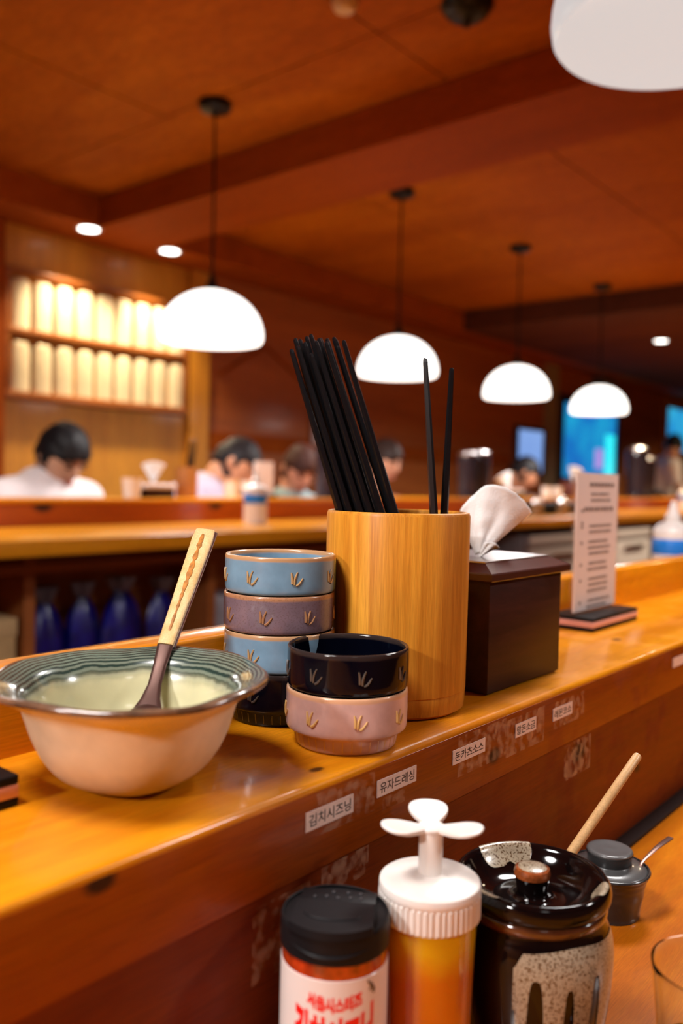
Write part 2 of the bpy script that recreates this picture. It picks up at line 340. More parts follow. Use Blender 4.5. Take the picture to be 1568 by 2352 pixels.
# seasoning labels stuck on the edge
LAB = [('김치시즈닝', 0.2925, 0.3275, 0.8805, 0.0092, 'white paper strip label reading 김치시즈닝 on the ledge edge'),
       ('유자드레싱', 0.347, 0.382, 0.8818, 0.0088, 'white paper strip label reading 유자드레싱 on the ledge edge'),
       ('돈카츠소스', 0.419, 0.4555, 0.881, 0.0085, 'white paper strip label reading 돈카츠소스 on the ledge edge'),
       ('말돈소금', 0.494, 0.5225, 0.8807, 0.0088, 'white paper strip label reading 말돈소금 on the ledge edge'),
       ('레몬코쇼', 0.548, 0.5785, 0.8805, 0.0088, 'white paper strip label reading 레몬코쇼 on the ledge edge'),
       (None, 0.791, 0.823, 0.8805, 0.0088, 'blank blurred label strip on the ledge edge beyond the menu stand')]
for s, x0, x1, zc, h, lb in LAB:
    e = empty('paper_label', ((x0 + x1) / 2, 0.2611, zc), label=lb, cat='label', group='seasoning labels along the ledge edge')
    e.rotation_euler = (PI / 2, 0, 0)
    bxo('paper', -(x1 - x0) / 2, (x1 - x0) / 2, -h / 2, h / 2, -.00035, .00005, M_PAPER, e)
    if s:
        me = text_mesh(s, .008, bold=.00008); fit(me, (x1 - x0) * .88, h * .64)
        me.transform(Matrix.Translation((0, 0, .00012))); mesh_obj('lettering', me, M_INK, e)

# ------------------------------------------------------------------ large noodle bowl
def bowl_material():
    m, t, b = nt('brushed_ring_glaze'); N = t.nodes; L = t.links
    setp(b, Roughness=0.2, Coat_Weight=0.7, Coat_Roughness=0.06)
    tc = N.new('ShaderNodeTexCoord'); sx = N.new('ShaderNodeSeparateXYZ'); L.new(tc.outputs['Object'], sx.inputs[0])
    cx = N.new('ShaderNodeCombineXYZ'); L.new(sx.outputs['X'], cx.inputs['X']); L.new(sx.outputs['Y'], cx.inputs['Y'])
    ln = N.new('ShaderNodeVectorMath'); ln.operation = 'LENGTH'; L.new(cx.outputs[0], ln.inputs[0])
    n = N.new('ShaderNodeTexNoise'); n.inputs['Scale'].default_value = 45; n.inputs['Detail'].default_value = 6; L.new(tc.outputs['Object'], n.inputs['Vector'])
    ad = N.new('ShaderNodeMath'); ad.operation = 'MULTIPLY_ADD'; ad.inputs[1].default_value = .0045; L.new(n.outputs['Fac'], ad.inputs[0]); L.new(ln.outputs['Value'], ad.inputs[2])
    wv = N.new('ShaderNodeMath'); wv.operation = 'MULTIPLY'; wv.inputs[1].default_value = 2 * PI / .0019; L.new(ad.outputs[0], wv.inputs[0])
    sn = N.new('ShaderNodeMath'); sn.operation = 'SINE'; L.new(wv.outputs[0], sn.inputs[0])
    r = N.new('ShaderNodeMapRange'); r.inputs['From Min'].default_value = -.5; r.inputs['From Max'].default_value = .7; L.new(sn.outputs[0], r.inputs['Value'])
    ring = N.new('ShaderNodeMix'); ring.data_type = 'RGBA'; ring.inputs['A'].default_value = (.020, .040, .032, 1); ring.inputs['B'].default_value = (.17, .20, .15, 1); L.new(r.outputs[0], ring.inputs['Factor'])
    k = N.new('ShaderNodeMapRange'); k.interpolation_type = 'SMOOTHSTEP'; k.inputs['From Min'].default_value = .0462; k.inputs['From Max'].default_value = .0500; L.new(ad.outputs[0], k.inputs['Value'])
    cream = N.new('ShaderNodeMix'); cream.data_type = 'RGBA'; cream.inputs['A'].default_value = (.70, .64, .38, 1); cream.inputs['B'].default_value = (.44, .42, .27, 1); L.new(n.outputs['Fac'], cream.inputs['Factor'])
    mx = N.new('ShaderNodeMix'); mx.data_type = 'RGBA'; L.new(k.outputs[0], mx.inputs['Factor']); L.new(cream.outputs['Result'], mx.inputs['A']); L.new(ring.outputs['Result'], mx.inputs['B'])
    k2 = N.new('ShaderNodeMapRange'); k2.interpolation_type = 'SMOOTHSTEP'; k2.inputs['From Min'].default_value = .0632; k2.inputs['From Max'].default_value = .0648; L.new(ad.outputs[0], k2.inputs['Value'])
    m2 = N.new('ShaderNodeMix'); m2.data_type = 'RGBA'; L.new(k2.outputs[0], m2.inputs['Factor']); L.new(mx.outputs['Result'], m2.inputs['A']); m2.inputs['B'].default_value = (.10, .05, .025, 1)
    L.new(m2.outputs['Result'], b.inputs['Base Color'])
    return m
M_BOWLOUT = simple('oatmeal_stoneware', (0.68, 0.57, 0.42), 0.5, coat=0.12, var=0.14, vscale=45, bump=0.15, bscale=120)
M_RIMBROWN = simple('brown_rim_glaze', (0.13, 0.065, 0.035), 0.22, coat=0.8, var=0.5, vscale=120)
nb = empty('noodle_bowl', (0.2432, 0.3275, 0.8972), label='large wide rimmed stoneware bowl with green brushed rings inside and tan outside', cat='bowl')
def wob(a, r, z):
    k = min(1, max(0, (z) / .05))
    sq = 1 + (.03 * math.cos(4 * (a + .5))) * max(0, 1 - z / .02)
    return r * sq * (1 + k * (.012 * math.sin(3 * a + .6) + .004 * math.sin(7 * a + 1) + .003 * math.sin(13 * a)))
def wobz(a, r, z):
    k = max(0, (z - .035) / .015)
    return z + k * (.0006 * math.sin(4 * a + .4) + .0003 * math.sin(9 * a + 2) + .0006 * math.cos(a - 0.7))
outer = prof_smooth([(0, .0012), (.017, .0012), (.0195, .0002), (.0212, .0004), (.0285, .0035), (.0350, .0085), (.0410, .0165), (.0448, .0245), (.0475, .0330), (.0500, .0395), (.0560, .0440), (.0612, .0468)], 4)
rimp = prof_smooth([(.0612, .0468), (.0632, .0478), (.0640, .0492), (.0632, .0505), (.0618, .0508)], 3)
inner = prof_smooth([(.0618, .0508), (.0560, .0492), (.0500, .0460), (.0460, .0400), (.0435, .0330), (.0410, .0250), (.0360, .0165), (.0290, .0100), (.0180, .0065), (.008, .0052), (0, .0050)], 4)
ob = link_bm('bowl_body', lathe(outer, 96, wob, wobz), M_BOWLOUT, nb)
link_bm('rim', lathe(rimp, 96, wob, wobz), M_RIMBROWN, nb)
link_bm('bowl_interior', lathe(inner, 96, wob, wobz), bowl_material(), nb)

# spoon in the bowl
M_SPNECK = simple('browned_steel', (0.16, 0.09, 0.075), 0.28, metal=0.8)
M_SPH = wood('ivory_horn_handle', (0.72, 0.44, 0.17), (0.86, 0.64, 0.34), (0.42, 0.14, 0.02), stretch=(60, 60, 8), rough=0.2, coat=0.6, scale=2, bump=0.02)
sp = empty('long_spoon', (0.2588, 0.3395, 0.905), label='long spoon with ivory handle and steel neck leaning in the green ringed bowl', cat='spoon')
A = Vector((0.3426, 0.3919, 1.0085)); B = Vector((0.2880, 0.3600, 0.9505)); Cn = Vector((0.2725, 0.3490, 0.9335)); Dn = Vector((0.2610, 0.3400, 0.9235))
def flat_strip(pts, widths, thick, side, nrm_hint):
    bm = bmesh.new(); rings = []
    for i, p in enumerate(pts):
        d = (pts[min(i + 1, len(pts) - 1)] - pts[max(i - 1, 0)]).normalized()
        s = (side - d * side.dot(d)).normalized(); n = d.cross(s)
        w, t = widths[i] / 2, thick[i] / 2; ring = []
        for k in range(12):
            a = 2 * PI * (k + .5) / 12; ca, sa = math.cos(a), math.sin(a)
            ring.append(bm.verts.new(p + s * w * math.copysign(abs(ca) ** .45, ca) + n * t * math.copysign(abs(sa) ** .6, sa)))
        rings.append(ring)
    for X, Y in zip(rings, rings[1:]):
        for k in range(12): j = (k + 1) % 12; bm.faces.new((X[k], X[j], Y[j], Y[k]))
    bm.faces.new(rings[0][::-1]); bm.faces.new(rings[-1]); return bm
side = Vector((.6407, -.7674, 0.0))
n = 12; hp = [B.lerp(A, i / n) for i in range(n + 1)]
h = link_bm('handle', flat_strip(hp, [.0088 + .0042 * (i / n) for i in range(n)] + [.0115], [.0042] * n + [.003], side, None), M_SPH, sp); at(h, sp); STREAK = True; h.matrix_parent_inverse = Matrix.Translation(sp.location).inverted()
h['label'] = 'ivory handle with brown streaks'
rs = random.Random(3)
vd = (Vector((0, 0, 1.04)) - B.lerp(A, .5)); dd_ = (A - B).normalized(); vd = vd - dd_ * vd.dot(dd_); sd_ = (side - dd_ * side.dot(dd_)).normalized(); vd = (vd - sd_ * vd.dot(sd_)).normalized()
stp = [B.lerp(A, .10 + .84 * i / 30) + vd * .0023 for i in range(31)]
stw = [.0008 + (.0030 if i > 12 else .0012) * rs.random() * min(1, (30 - i) / 3 + .2) for i in range(31)]
hs = link_bm('brown_streak', flat_strip(stp, stw, [.0004] * 31, side, None), simple('horn_streak', (.45, .17, .03), .3, coat=.5, var=.4, vscale=300), sp); at(hs, sp); hs['label'] = 'uneven brown streak down the handle'
bk = [p + Vector((.0018, -.0010, -.0016)) * 1.0 for p in hp]
h2 = link_bm('handle_backing', flat_strip([p + Vector((.0016, .0008, -.0012)) for p in hp], [.0092 + .0044 * (i / n) for i in range(n + 1)], [.0022] * (n + 1), side, None), M_STEEL, sp); at(h2, sp)
npts = [B + (B - Cn).normalized() * .006, B, B.lerp(Cn, .5), Cn, Cn.lerp(Dn, .5), Dn]
h3 = link_bm('neck', flat_strip(npts, [.0080, .0088, .0072, .0070, .0100, .0160], [.0022, .0024, .0026, .0026, .002, .0015], side, None), M_SPNECK, sp); at(h3, sp)
bmx = bmesh.new(); bmesh.ops.create_uvsphere(bmx, u_segments=24, v_segments=12, radius=1)
for v in list(bmx.verts):
    if v.co.z > 0.05: v.co.z = -abs(v.co.z) * .86 + .09
dz = (Dn - Cn).normalized(); sdn = (side - dz * side.dot(dz)).normalized(); nn = sdn.cross(dz)
MM = Matrix(((sdn.x, dz.x, nn.x, 0), (sdn.y, dz.y, nn.y, 0), (sdn.z, dz.z, nn.z, 0), (0, 0, 0, 1)))
bb2 = bmesh.new(); merge(bb2, bmx, Matrix.Translation(Dn + dz * .0075) @ MM @ Matrix.Diagonal((.0115, .0125, .0035, 1)))
h4 = link_bm('spoon_bowl', bb2, M_SPNECK, sp); at(h4, sp)

# ------------------------------------------------------------------ small stacking bowls
BP_out = prof_smooth([(0, .0010), (.0240, .0010), (.0262, .0000), (.0275, .0010), (.0288, .0075), (.0292, .0082)], 3) + [(.0300, .0086), (.0322, .0092)] + prof_smooth([(.0328, .0098), (.0333, .0120), (.0334, .0200), (.0334, .0290)], 3)
BP_in = prof_smooth([(.0334, .0290), (.0332, .0305), (.0324, .0311), (.0313, .0303), (.0310, .0280), (.0304, .0160), (.0285, .0105), (.022, .0085), (0, .0080)], 3)
def stack_bowl(loc, rz, base, rimc, rel, label, matname, rough=.22, speck=0):
    e = empty('stacking_bowl', loc, rz, label, 'bowl', 'small stacking bowls with sprout reliefs')
    m = glaze(matname, base, rimc, [(0, .35), (.0012, 0), (.0078, .0), (.0086, .6), (.0100, .0), (.0288, 0), (.0298, .95), (.0312, .95)], rough, speck=speck)
    link_bm('bowl_body', lathe(BP_out + BP_in[1:], 72), m, e)
    if base == BLK: setp(m.node_tree.nodes['Principled BSDF'], Specular_IOR_Level=.3, Coat_Weight=0.0)
    mr = simple(matname + '_relief', rel, .25, coat=.6)
    bm = bmesh.new()
    for q in range(8):
        a0 = q * PI / 4
        for (pa, pz, qa, qz, bend, wdt) in ((-.080, .0228, -.062, .0163, .008, .00080), (.032, .0230, -.022, .0157, -.02, .00070), (.130, .0195, .004, .0152, -.01, .00068)):
            pts = []
            for k in range(7):
                f = k / 6; a = a0 + pa + (qa - pa) * f + bend * math.sin(PI * f); z = pz + (qz - pz) * f - .0012 * math.sin(PI * f) * (1 if pa > .1 else .2)
                pts.append(Vector((.0335 * math.cos(a), .0335 * math.sin(a), z)))
            tube(bm, pts, [wdt * (.55 + .5 * math.sin(PI * min(1, .25 + .75 * (1 - k / 6)))) for k in range(7)], 6)
    link_bm('sprout_relief', bm, mr, e)
    bm = bmesh.new()
    for q in range(36):
        a = 2 * PI * q / 36; r0, r1 = .0276, .0288
        tube(bm, [(r0 * math.cos(a), r0 * math.sin(a), .0016), (r1 * math.cos(a), r1 * math.sin(a), .0072)], .00032, 5)
    link_bm('foot_ribs', bm, mr, e)
    return e
ZL = .8972
BLUE, BLUER, BLUEREL = (.17, .29, .40), (.50, .27, .12), (.46, .27, .11)
PUR, PURR, PURREL = (.19, .125, .15), (.42, .19, .09), (.36, .17, .08)
PNK, PNKR, PNKREL = (.56, .34, .30), (.66, .36, .20), (.66, .40, .14)
BLK, BLKR, BLKREL = (.0012, .0016, .005), (.03, .02, .018), (.07, .055, .045)
LX, LY = .3725, .3575
stack_bowl((LX, LY, ZL), .3, BLK, BLKR, BLKREL, 'glossy navy black small bowl at the bottom of the stack of four', 'navy_glaze_a', .08)
stack_bowl((LX + .0004, LY, ZL + .0225), .28, BLUE, BLUER, BLUEREL, 'pale blue small bowl under the mauve one in the stack of four', 'blue_glaze_a')
stack_bowl((LX - .0003, LY + .0003, ZL + .0450), .52, PUR, PURR, PURREL, 'speckled mauve grey small bowl between two blue ones', 'mauve_glaze', speck=.25)
stack_bowl((LX + .0002, LY, ZL + .0675), .24, BLUE, BLUER, BLUEREL, 'pale blue small bowl topmost of the stack beside the bamboo cup', 'blue_glaze_b')
RX, RY = .3615, .2945
stack_bowl((RX, RY, ZL), .10, PNK, PNKR, PNKREL, 'dusty pink small bowl with ribbed foot under the black one', 'pink_glaze')
stack_bowl((RX + .0003, RY, ZL + .0225), .15, BLK, BLKR, BLKREL, 'glossy black small bowl stacked on the pink one', 'navy_glaze_b', .08)

# ------------------------------------------------------------------ bamboo cup and chopsticks
CX, CY = .4448, .323
bc = empty('bamboo_cup', (CX, CY, ZL), label='tall golden bamboo cup holding black chopsticks', cat='chopstick holder')
link_bm('cup_wall', lathe([(.0380, .0010), (.0425, .0006), (.0445, .0022), (.0449, .006), (.0452, .0122), (.04505, .0126), (.04505, .0130), (.0454, .0134), (.0459, .1222), (.0452, .1242), (.0440, .1246), (.0428, .1240), (.0424, .1220), (.0424, .0095)], 96), M_BAMBOO, bc)
link_bm('cup_floor', lathe([(0, .001), (.0380, .0010), (.0424, .004), (.0424, .0055), (0, .0055)], 64), M_BAMBOOIN, bc)
TIPS = [[(0.4026, 0.3805, 1.1236), (0.4053, 0.3773, 1.1259), (0.4108, 0.3705, 1.1213), (0.4128, 0.3686, 1.1291), (0.4169, 0.3636, 1.1288), (0.4241, 0.3551, 1.1299)],
        [(0.4098, 0.384, 1.1318), (0.4137, 0.3792, 1.1293), (0.4163, 0.3764, 1.1346), (0.4196, 0.3723, 1.1321), (0.4232, 0.3679, 1.1307), (0.4265, 0.364, 1.1319)],
        [(0.4173, 0.3868, 1.1326), (0.4201, 0.3835, 1.1345), (0.4230, 0.3800, 1.1324), (0.4258, 0.3765, 1.1336), (0.4287, 0.3732, 1.1334), (0.4315, 0.3698, 1.1344)]]
r2 = Vector((.6409, -.7676)); f2 = Vector((.7682, .6402))
def chop_mesh():
    bm = bmesh.new()
    L = .24; tube(bm, [(0, 0, 0), (0, 0, .001), (0, 0, .06), (0, 0, .13), (0, 0, L - .003), (0, 0, L - .0008), (0, 0, L)], [.0026, .0032, .0032, .0027, .0016, .0014, .0008], 6)
    me = bpy.data.meshes.new('chopstick'); bm.to_mesh(me); bm.free(); me.materials.append(M_CHOP); return me
CHM = chop_mesh()
def chop(b, t, label, group='black chopsticks in the bamboo cup'):
    b, t = Vector(b), Vector(t); d = t - b
    o = bpy.data.objects.new('chopstick', CHM); COL.objects.link(o); o.location = b
    o.rotation_mode = 'QUATERNION'; o.rotation_quaternion = d.to_track_quat('Z', 'Y'); o.scale = (1, 1, d.length / .24)
    return tag(o, label, 'chopstick', group)
rows = ['front', 'middle', 'rear']
for l in range(3):
    toff = .001 + l * .0078
    for i in range(6):
        sb = -.0005 + i * .0070 - (.001 if l == 1 else 0)
        t2 = Vector(TIPS[l][i][:2]) - Vector((CX, CY)) ; s_t, t_t = t2.dot(r2), t2.dot(f2)
        toff_b = toff - .002
        b = Vector((CX, CY)) + r2 * sb + f2 * toff_b; tp = Vector((CX, CY)) + r2 * s_t + f2 * (toff - .001 + .0)
        chop((b.x, b.y, ZL + .009), (tp.x, tp.y, TIPS[l][i][2]), 'black chopstick in the leaning bundle in the bamboo cup')
chop((CX + r2.x * .030 + f2.x * -.019, CY + r2.y * .030 + f2.y * -.019, ZL + .009), (0.4464, 0.3066, 1.1186), 'black chopstick with its thin tip against the hanging lamp, apart from the bundle')
chop((CX + r2.x * .0255 + f2.x * -.009, CY + r2.y * .0255 + f2.y * -.009, ZL + .009), (0.4638, 0.2979, 1.1138), 'black chopstick leaning right, nearest the tissue box')

# ------------------------------------------------------------------ tissue box
tb = empty('tissue_box', (.557, .329, ZL), label='dark stained wooden tissue box with sloping brown lid beside the bamboo cup', cat='tissue box')
bxo('box_body', -.0540, .0540, -.0410, .0410, 0.001, .0785, M_BOXWOOD, tb, .0008, 2)
bm = bmesh.new()
def ring_loft(bm, secs):
    rings = []
    for (x, y, z) in secs:
        rings.append([bm.verts.new((sx * x, sy * y, z)) for sx, sy in ((-1, -1), (1, -1), (1, 1), (-1, 1))])
    for X, Y in zip(rings, rings[1:]):
        for k in range(4): j = (k + 1) % 4; bm.faces.new((X[k], X[j], Y[j], Y[k]))
    bm.faces.new(rings[0][::-1]); bm.faces.new(rings[-1])
ring_loft(bm, [(.0595, .0452, .0778), (.0600, .0457, .0784), (.0600, .0457, .0825), (.0594, .0450, .0834), (.0480, .0335, .0888), (.0478, .0333, .0890)])
link_bm('box_lid', bm, M_BOXLID, tb, sharp=20)
bm = bmesh.new(); ring_loft(bm, [(.0476, .0331, .0888), (.0476, .0331, .0897), (.0472, .0327, .0900)])
link_bm('lid_plate', bm, M_STEEL, tb, sharp=20)
# tissue: a pulled-up fan of folded paper
ts = empty('tissue', (.557, .329, .9865), label='white paper tissue pulled up in a fan from the dark wooden box', cat='tissue', group='paper tissues')
def tissue_mesh(H=.054, seed=1.0, a0=-.42, a1=.86, lens=None, nU=48, nV=24, bulge=.012):
    """a sheet pulled up through the slot and fanned out: narrow gathered neck, wide curling top"""
    bm = bmesh.new(); g = []
    lens = lens or [(-.42, .62), (-.34, .70), (-.10, .86), (.07, 1.0), (.26, 1.02), (.56, 1.0), (.86, .965)]
    for j in range(nV + 1):
        v = j / nV; row = []
        for i in range(nU + 1):
            u = i / nU; ang = a0 + (a1 - a0) * u
            for (p, q) in zip(lens, lens[1:]):
                if p[0] <= ang <= q[0] + 1e-9: ln = p[1] + (q[1] - p[1]) * (ang - p[0]) / (q[0] - p[0])
            rad = H * ln * (.06 + .94 * v) * (1 + .004 * math.sin(40 * ang + seed))
            x = math.sin(ang) * rad; z = math.cos(ang) * rad
            y = bulge * (1 - math.cos((u - .55) * 3.0)) * (.3 + .7 * v) * 1.3 - .004 * v * v + .0022 * math.sin(11 * u + seed) * (1 - v) * v * 3 + .0008 * noise.noise(Vector((u * 6, v * 5, seed)))
            row.append(bm.verts.new((x, y, z)))
        g.append(row)
    for j in range(nV):
        for i in range(nU): bm.faces.new((g[j][i], g[j][i + 1], g[j + 1][i + 1], g[j + 1][i]))
    return bm
ts.location = (.5405, .3195, .9865); ts.rotation_euler = (0, 0, -.875)
tm = link_bm('front_fold', tissue_mesh(.0535), M_TISSUE, ts, sharp=180)
so = tm.modifiers.new('s', 'SOLIDIFY'); so.thickness = .0005
tm2 = link_bm('back_fold', tissue_mesh(.051, 2.3, -.46, .78, [(-.46, .64), (-.2, .82), (.1, .98), (.3, 1.0), (.78, .92)], bulge=.008), M_TISSUE, ts, sharp=180)
so = tm2.modifiers.new('s', 'SOLIDIFY'); so.thickness = .0005; tm2.location = (0, .003, 0)
tm3 = link_bm('neck_fold', tissue_mesh(.0165, 4.0, .30, 1.05, [(.30, .7), (.7, .95), (1.05, 1.0)], nU=16, nV=10, bulge=.003), M_TISSUE, ts, sharp=180)
so = tm3.modifiers.new('s', 'SOLIDIFY'); so.thickness = .0005; tm3.location = (.0, -.001, 0)

# ------------------------------------------------------------------ menu stands
def acrylic():
    m, t, b = nt('clear_acrylic'); setp(b, Base_Color=(1, .97, .97), Roughness=.03, Transmission_Weight=1.0, IOR=1.2, Alpha=.14); return m
M_ACR = acrylic()
def menu_stand(loc, label, lines=True, card=True, sx=.058):
    e = empty('menu_stand', loc, 0, label, 'menu stand', 'clear menu stands on the ledge')
    bs = bxo('base', -sx, sx, -.024, .024, 0, .0035, M_BLKPL, e, .0008)
    bxo('pink_layer', -sx, sx, -.024, .024, .0036, .0095, M_PINKBASE, e, .0006)
    bxo('base_top', -sx, sx, -.024, .024, .0096, .0135, M_BLKPL, e, .0008)
    if card:
        bxo('acrylic_sleeve', -.058, .052, -.0028, .0028, .0136, .158, M_ACR, e, .0006)
        c = bxo('menu_card', -.0535, .0500, -.0008, .0008, .016, .1565, M_CARD, e)
        bm = bmesh.new(); rnd = random.Random(5)
        def bar(x, z, w, h):
            bm.faces.new([bm.verts.new(p) for p in ((x, -.0010, z), (x + w, -.0010, z), (x + w, -.0010, z + h), (x, -.0010, z + h))])
        z = .143
        for kind in 'TssgHggssgsssgssgsssg ss':
            if kind == 'T' or kind == 'H':
                x = -.024 if kind == 'T' else -.036
                while x < .034: w = rnd.uniform(.004, .007); bar(x, z, w, .0042); x += w + .002
                z -= .009
            elif kind == 's':
                x = -.022 + rnd.uniform(-.002, .002)
                while x < .028 + rnd.uniform(-.006, .004): w = rnd.uniform(.002, .0048); bar(x, z, w, .0026); x += w + .0014
                z -= .0062
            elif kind == 'g':
                z -= .0038
                bar(-.042, z - .001, .004, .003)
        link_bm('printed_lines', bm, M_GREYINK, c, smooth=False)
    return e
menu_stand((.858, .366, ZL), 'upright clear menu stand with pale pink card beyond the tissue box')
menu_stand((.134, .3615, ZL), 'black and pink menu stand base left of the large bowl, its card out of view')

# ------------------------------------------------------------------ condiments on the dining counter
ZT = .7502
# -- red seasoning shaker
SX, SY = .2755, .2280
sh = empty('seasoning_shaker', (SX, SY, ZT), label='round red seasoning shaker with black flip lid and white label with red letters', cat='shaker')
M_PEP = simple('red_powder_jar', (0.36, 0.035, 0.006), 0.18, coat=1.0, var=0.55, vscale=160)
link_bm('jar', lathe(prof_smooth([(0, 0), (.020, 0), (.0222, .002), (.0226, .006), (.0226, .0945), (.0222, .0965), (.0205, .0975), (0, .0975)], 3), 72), M_PEP, sh)
link_bm('jar_label', lathe([(.0227, .008), (.0229, .0082), (.0229, .0892), (.0227, .0894)], 72), M_WHLABEL, sh)
lid = link_bm('lid', lathe(prof_smooth([(.0205, .0952), (.0228, .0954), (.0232, .0962), (.0232, .1045), (.0231, .1062), (.0226, .1074), (.0219, .1072), (.0214, .1062), (0, .1062)], 3), 72), M_BLKPL, sh)
# orientation: front of the shaker faces the camera
fa = math.atan2(-SY, -SX)
fl = empty('t'); bpy.data.objects.remove(fl)
bm = bmesh.new()
pl = []
for k in range(25):
    a = -.82 + 1.64 * k / 24; pl.append((.0241 * math.sin(a), -.0241 * math.cos(a)))
pl += [(.0170, .0030), (-.0170, .0030)]
lo = [bm.verts.new((x, y, .1063)) for x, y in pl]; hi = [bm.verts.new((x * .985, y * .985, .1096)) for x, y in pl]
bm.faces.new(lo[::-1]); bm.faces.new(hi)
for k in range(len(pl)): j = (k + 1) % len(pl); bm.faces.new((lo[k], lo[j], hi[j], hi[k]))
flap = link_bm('flip_flap', bm, M_BLKPL, lid, sharp=30); flap.rotation_euler = (0, 0, fa + PI / 2 - .12)
bm = bmesh.new()
tube(bm, [(.0118 * math.cos(a), -.0085 + .0050 * math.sin(a), .1097) for a in [PI + PI * k / 20 for k in range(21)]], .0004, 6)
ar = link_bm('flap_arc', bm, M_BLKPL, flap)
hp_ = bxo('sifter_plate', -.0165, .0165, .0040, .0160, .1060, .1082, M_BLKPL, lid, .0004); hp_.rotation_euler = flap.rotation_euler
bm = bmesh.new()
for hx, hy in ((-.010, .0075), (-.005, .0085), (.0, .0078), (.0055, .0085), (-.0025, .0125), (.004, .0130), (.010, .0085), (.0095, .0125)):
    tube(bm, [(hx, hy, .1081), (hx, hy, .1088)], .0007, 10)
hl = link_bm('shaker_holes', bm, simple('hole_rims', (.05, .05, .055), .2, coat=.5), lid); hl.rotation_euler = flap.rotation_euler
bm = bmesh.new(); tube(bm, [(.0232 * math.sin(a), -.0232 * math.cos(a), .1010 - .0022 * math.cos(a * 2)) for a in [-.8 + 1.6 * k / 20 for k in range(21)]], [.0001 + .0009 * math.sin(PI * k / 20) for k in range(21)], 8)
th = link_bm('thumb_lip', bm, M_BLKPL, lid); th.rotation_euler = flap.rotation_euler
def wrap(me, R, zc, phi0):
    for v in me.vertices:
        a = phi0 + v.co.x / R; z = zc + v.co.y
        v.co = Vector((R * math.cos(a), R * math.sin(a), z))
def subdiv(me, n=1):
    bm = bmesh.new(); bm.from_mesh(me); bmesh.ops.triangulate(bm, faces=bm.faces[:])
    for _ in range(n):
        es = [e for e in bm.edges if e.calc_length() > .0018]
        bmesh.ops.subdivide_edges(bm, edges=es, cuts=1); bmesh.ops.triangulate(bm, faces=bm.faces[:])
    bm.to_mesh(me); bm.free()
for s, w_, h_, zc, off in (('서울시스터즈', .0235, .0066, .0795, .0), ('김치시즈닝', .0355, .0210, .0640, .0)):
    me = text_mesh(s, .01, bold=.00060 if h_ < .01 else .00060); fit(me, w_, h_)
    for v in me.vertices: v.co.y += .9 * v.co.x * v.co.x / .0229 * .35
    subdiv(me, 3); wrap(me, .02296, zc, fa + .02); mesh_obj('lettering', me, M_RED, sh)
bm = bmesh.new()
for k in range(3):
    a0 = fa + .68 + .05 * k; tube(bm, [(.02297 * math.cos(a0 + .03 * math.sin(f * 5)), .02297 * math.sin(a0 + .03 * math.sin(f * 5)), .0835 + .0045 * f - .001 * k) for f in [q / 8 for q in range(9)]], .00035, 5)
link_bm('leaf_print', bm, simple('olive_print', (.12, .08, .05), .5), sh)

# -- dressing bottle with flower dispenser
DX, DY = .3195, .2095
db = empty('dressing_bottle', (DX, DY, ZT), label='squeeze bottle of orange yellow dressing with white ribbed cap and flower shaped top', cat='bottle')
M_DRESS = None
m, t, b = nt('citrus_dressing'); N = t.nodes; L = t.links
setp(b, Roughness=.22, Coat_Weight=.8, Coat_Roughness=.12, Subsurface_Weight=.45, Subsurface_Radius=(.02, .008, .001), Subsurface_Scale=.5)
tc = N.new('ShaderNodeTexCoord'); sx = N.new('ShaderNodeSeparateXYZ'); L.new(tc.outputs['Object'], sx.inputs[0])
nz = N.new('ShaderNodeTexNoise'); nz.inputs['Scale'].default_value = 60; L.new(tc.outputs['Object'], nz.inputs['Vector'])
ad = N.new('ShaderNodeMath'); ad.operation = 'MULTIPLY_ADD'; ad.inputs[1].default_value = .012; L.new(nz.outputs['Fac'], ad.inputs[0]); L.new(sx.outputs['Z'], ad.inputs[2])
r = N.new('ShaderNodeValToRGB'); mr = N.new('ShaderNodeMapRange'); mr.inputs['From Min'].default_value = .0; mr.inputs['From Max'].default_value = .1; L.new(ad.outputs[0], mr.inputs['Value']); L.new(mr.outputs[0], r.inputs['Fac'])
e = r.color_ramp.elements; e[0].position = .80; e[0].color = (.55, .13, .003, 1); e[1].position = .93; e[1].color = (.62, .33, .004, 1)
L.new(r.outputs['Color'], b.inputs['Base Color']); M_DRESS = m
link_bm('bottle_body', lathe(prof_smooth([(0, 0), (.0175, 0), (.0195, .0015), (.0202, .005), (.0200, .030), (.0202, .055), (.0208, .080), (.0212, .090), (.0212, .098), (.019, .0985), (0, .0985)], 3), 72), M_DRESS, db)
def ribf(a, r, z):
    return r + (.00045 * (1 if math.sin(a * 52) > 0 else -1) if .0965 < z < .1068 and r > .02 else 0)
cap = link_bm('cap', lathe([(.0195, .0955), (.0220, .0955), (.0226, .0966), (.0226, .1066), (.0226, .1069), (.0229, .1078), (.0230, .1095), (.0226, .1112), (.0215, .1120), (.0120, .1124), (.0075, .1130), (.0058, .1145), (0, .1145)], 416, ribf), M_WHPL, db)
link_bm('spout_stem', lathe(prof_smooth([(.0072, .1128), (.0057, .1142), (.00545, .1165), (.0054, .1290), (.0052, .1345), (0, .1345)], 3), 32), M_WHPL, cap)
bm = bmesh.new(); cen = bm.verts.new((0, 0, .1345)); ringv = []
NP = 120
fan = math.atan2(DY, DX)
def petal_r(a):
    a = (a - fan + PI) % (2 * PI) - PI
    best = .0062
    for c, ln, wd in ((0.10, .0250, .66), (2.04, .0240, .60), (-1.90, .0240, .60)):
        d = (a - c + PI) % (2 * PI) - PI
        if abs(d) < 1.05:
            q = max(0, 1 - (abs(d) / wd) ** 2.6) if abs(d) < wd else 0
            best = max(best, .0062 + (ln - .0062) * q ** .5)
    return best
g = []
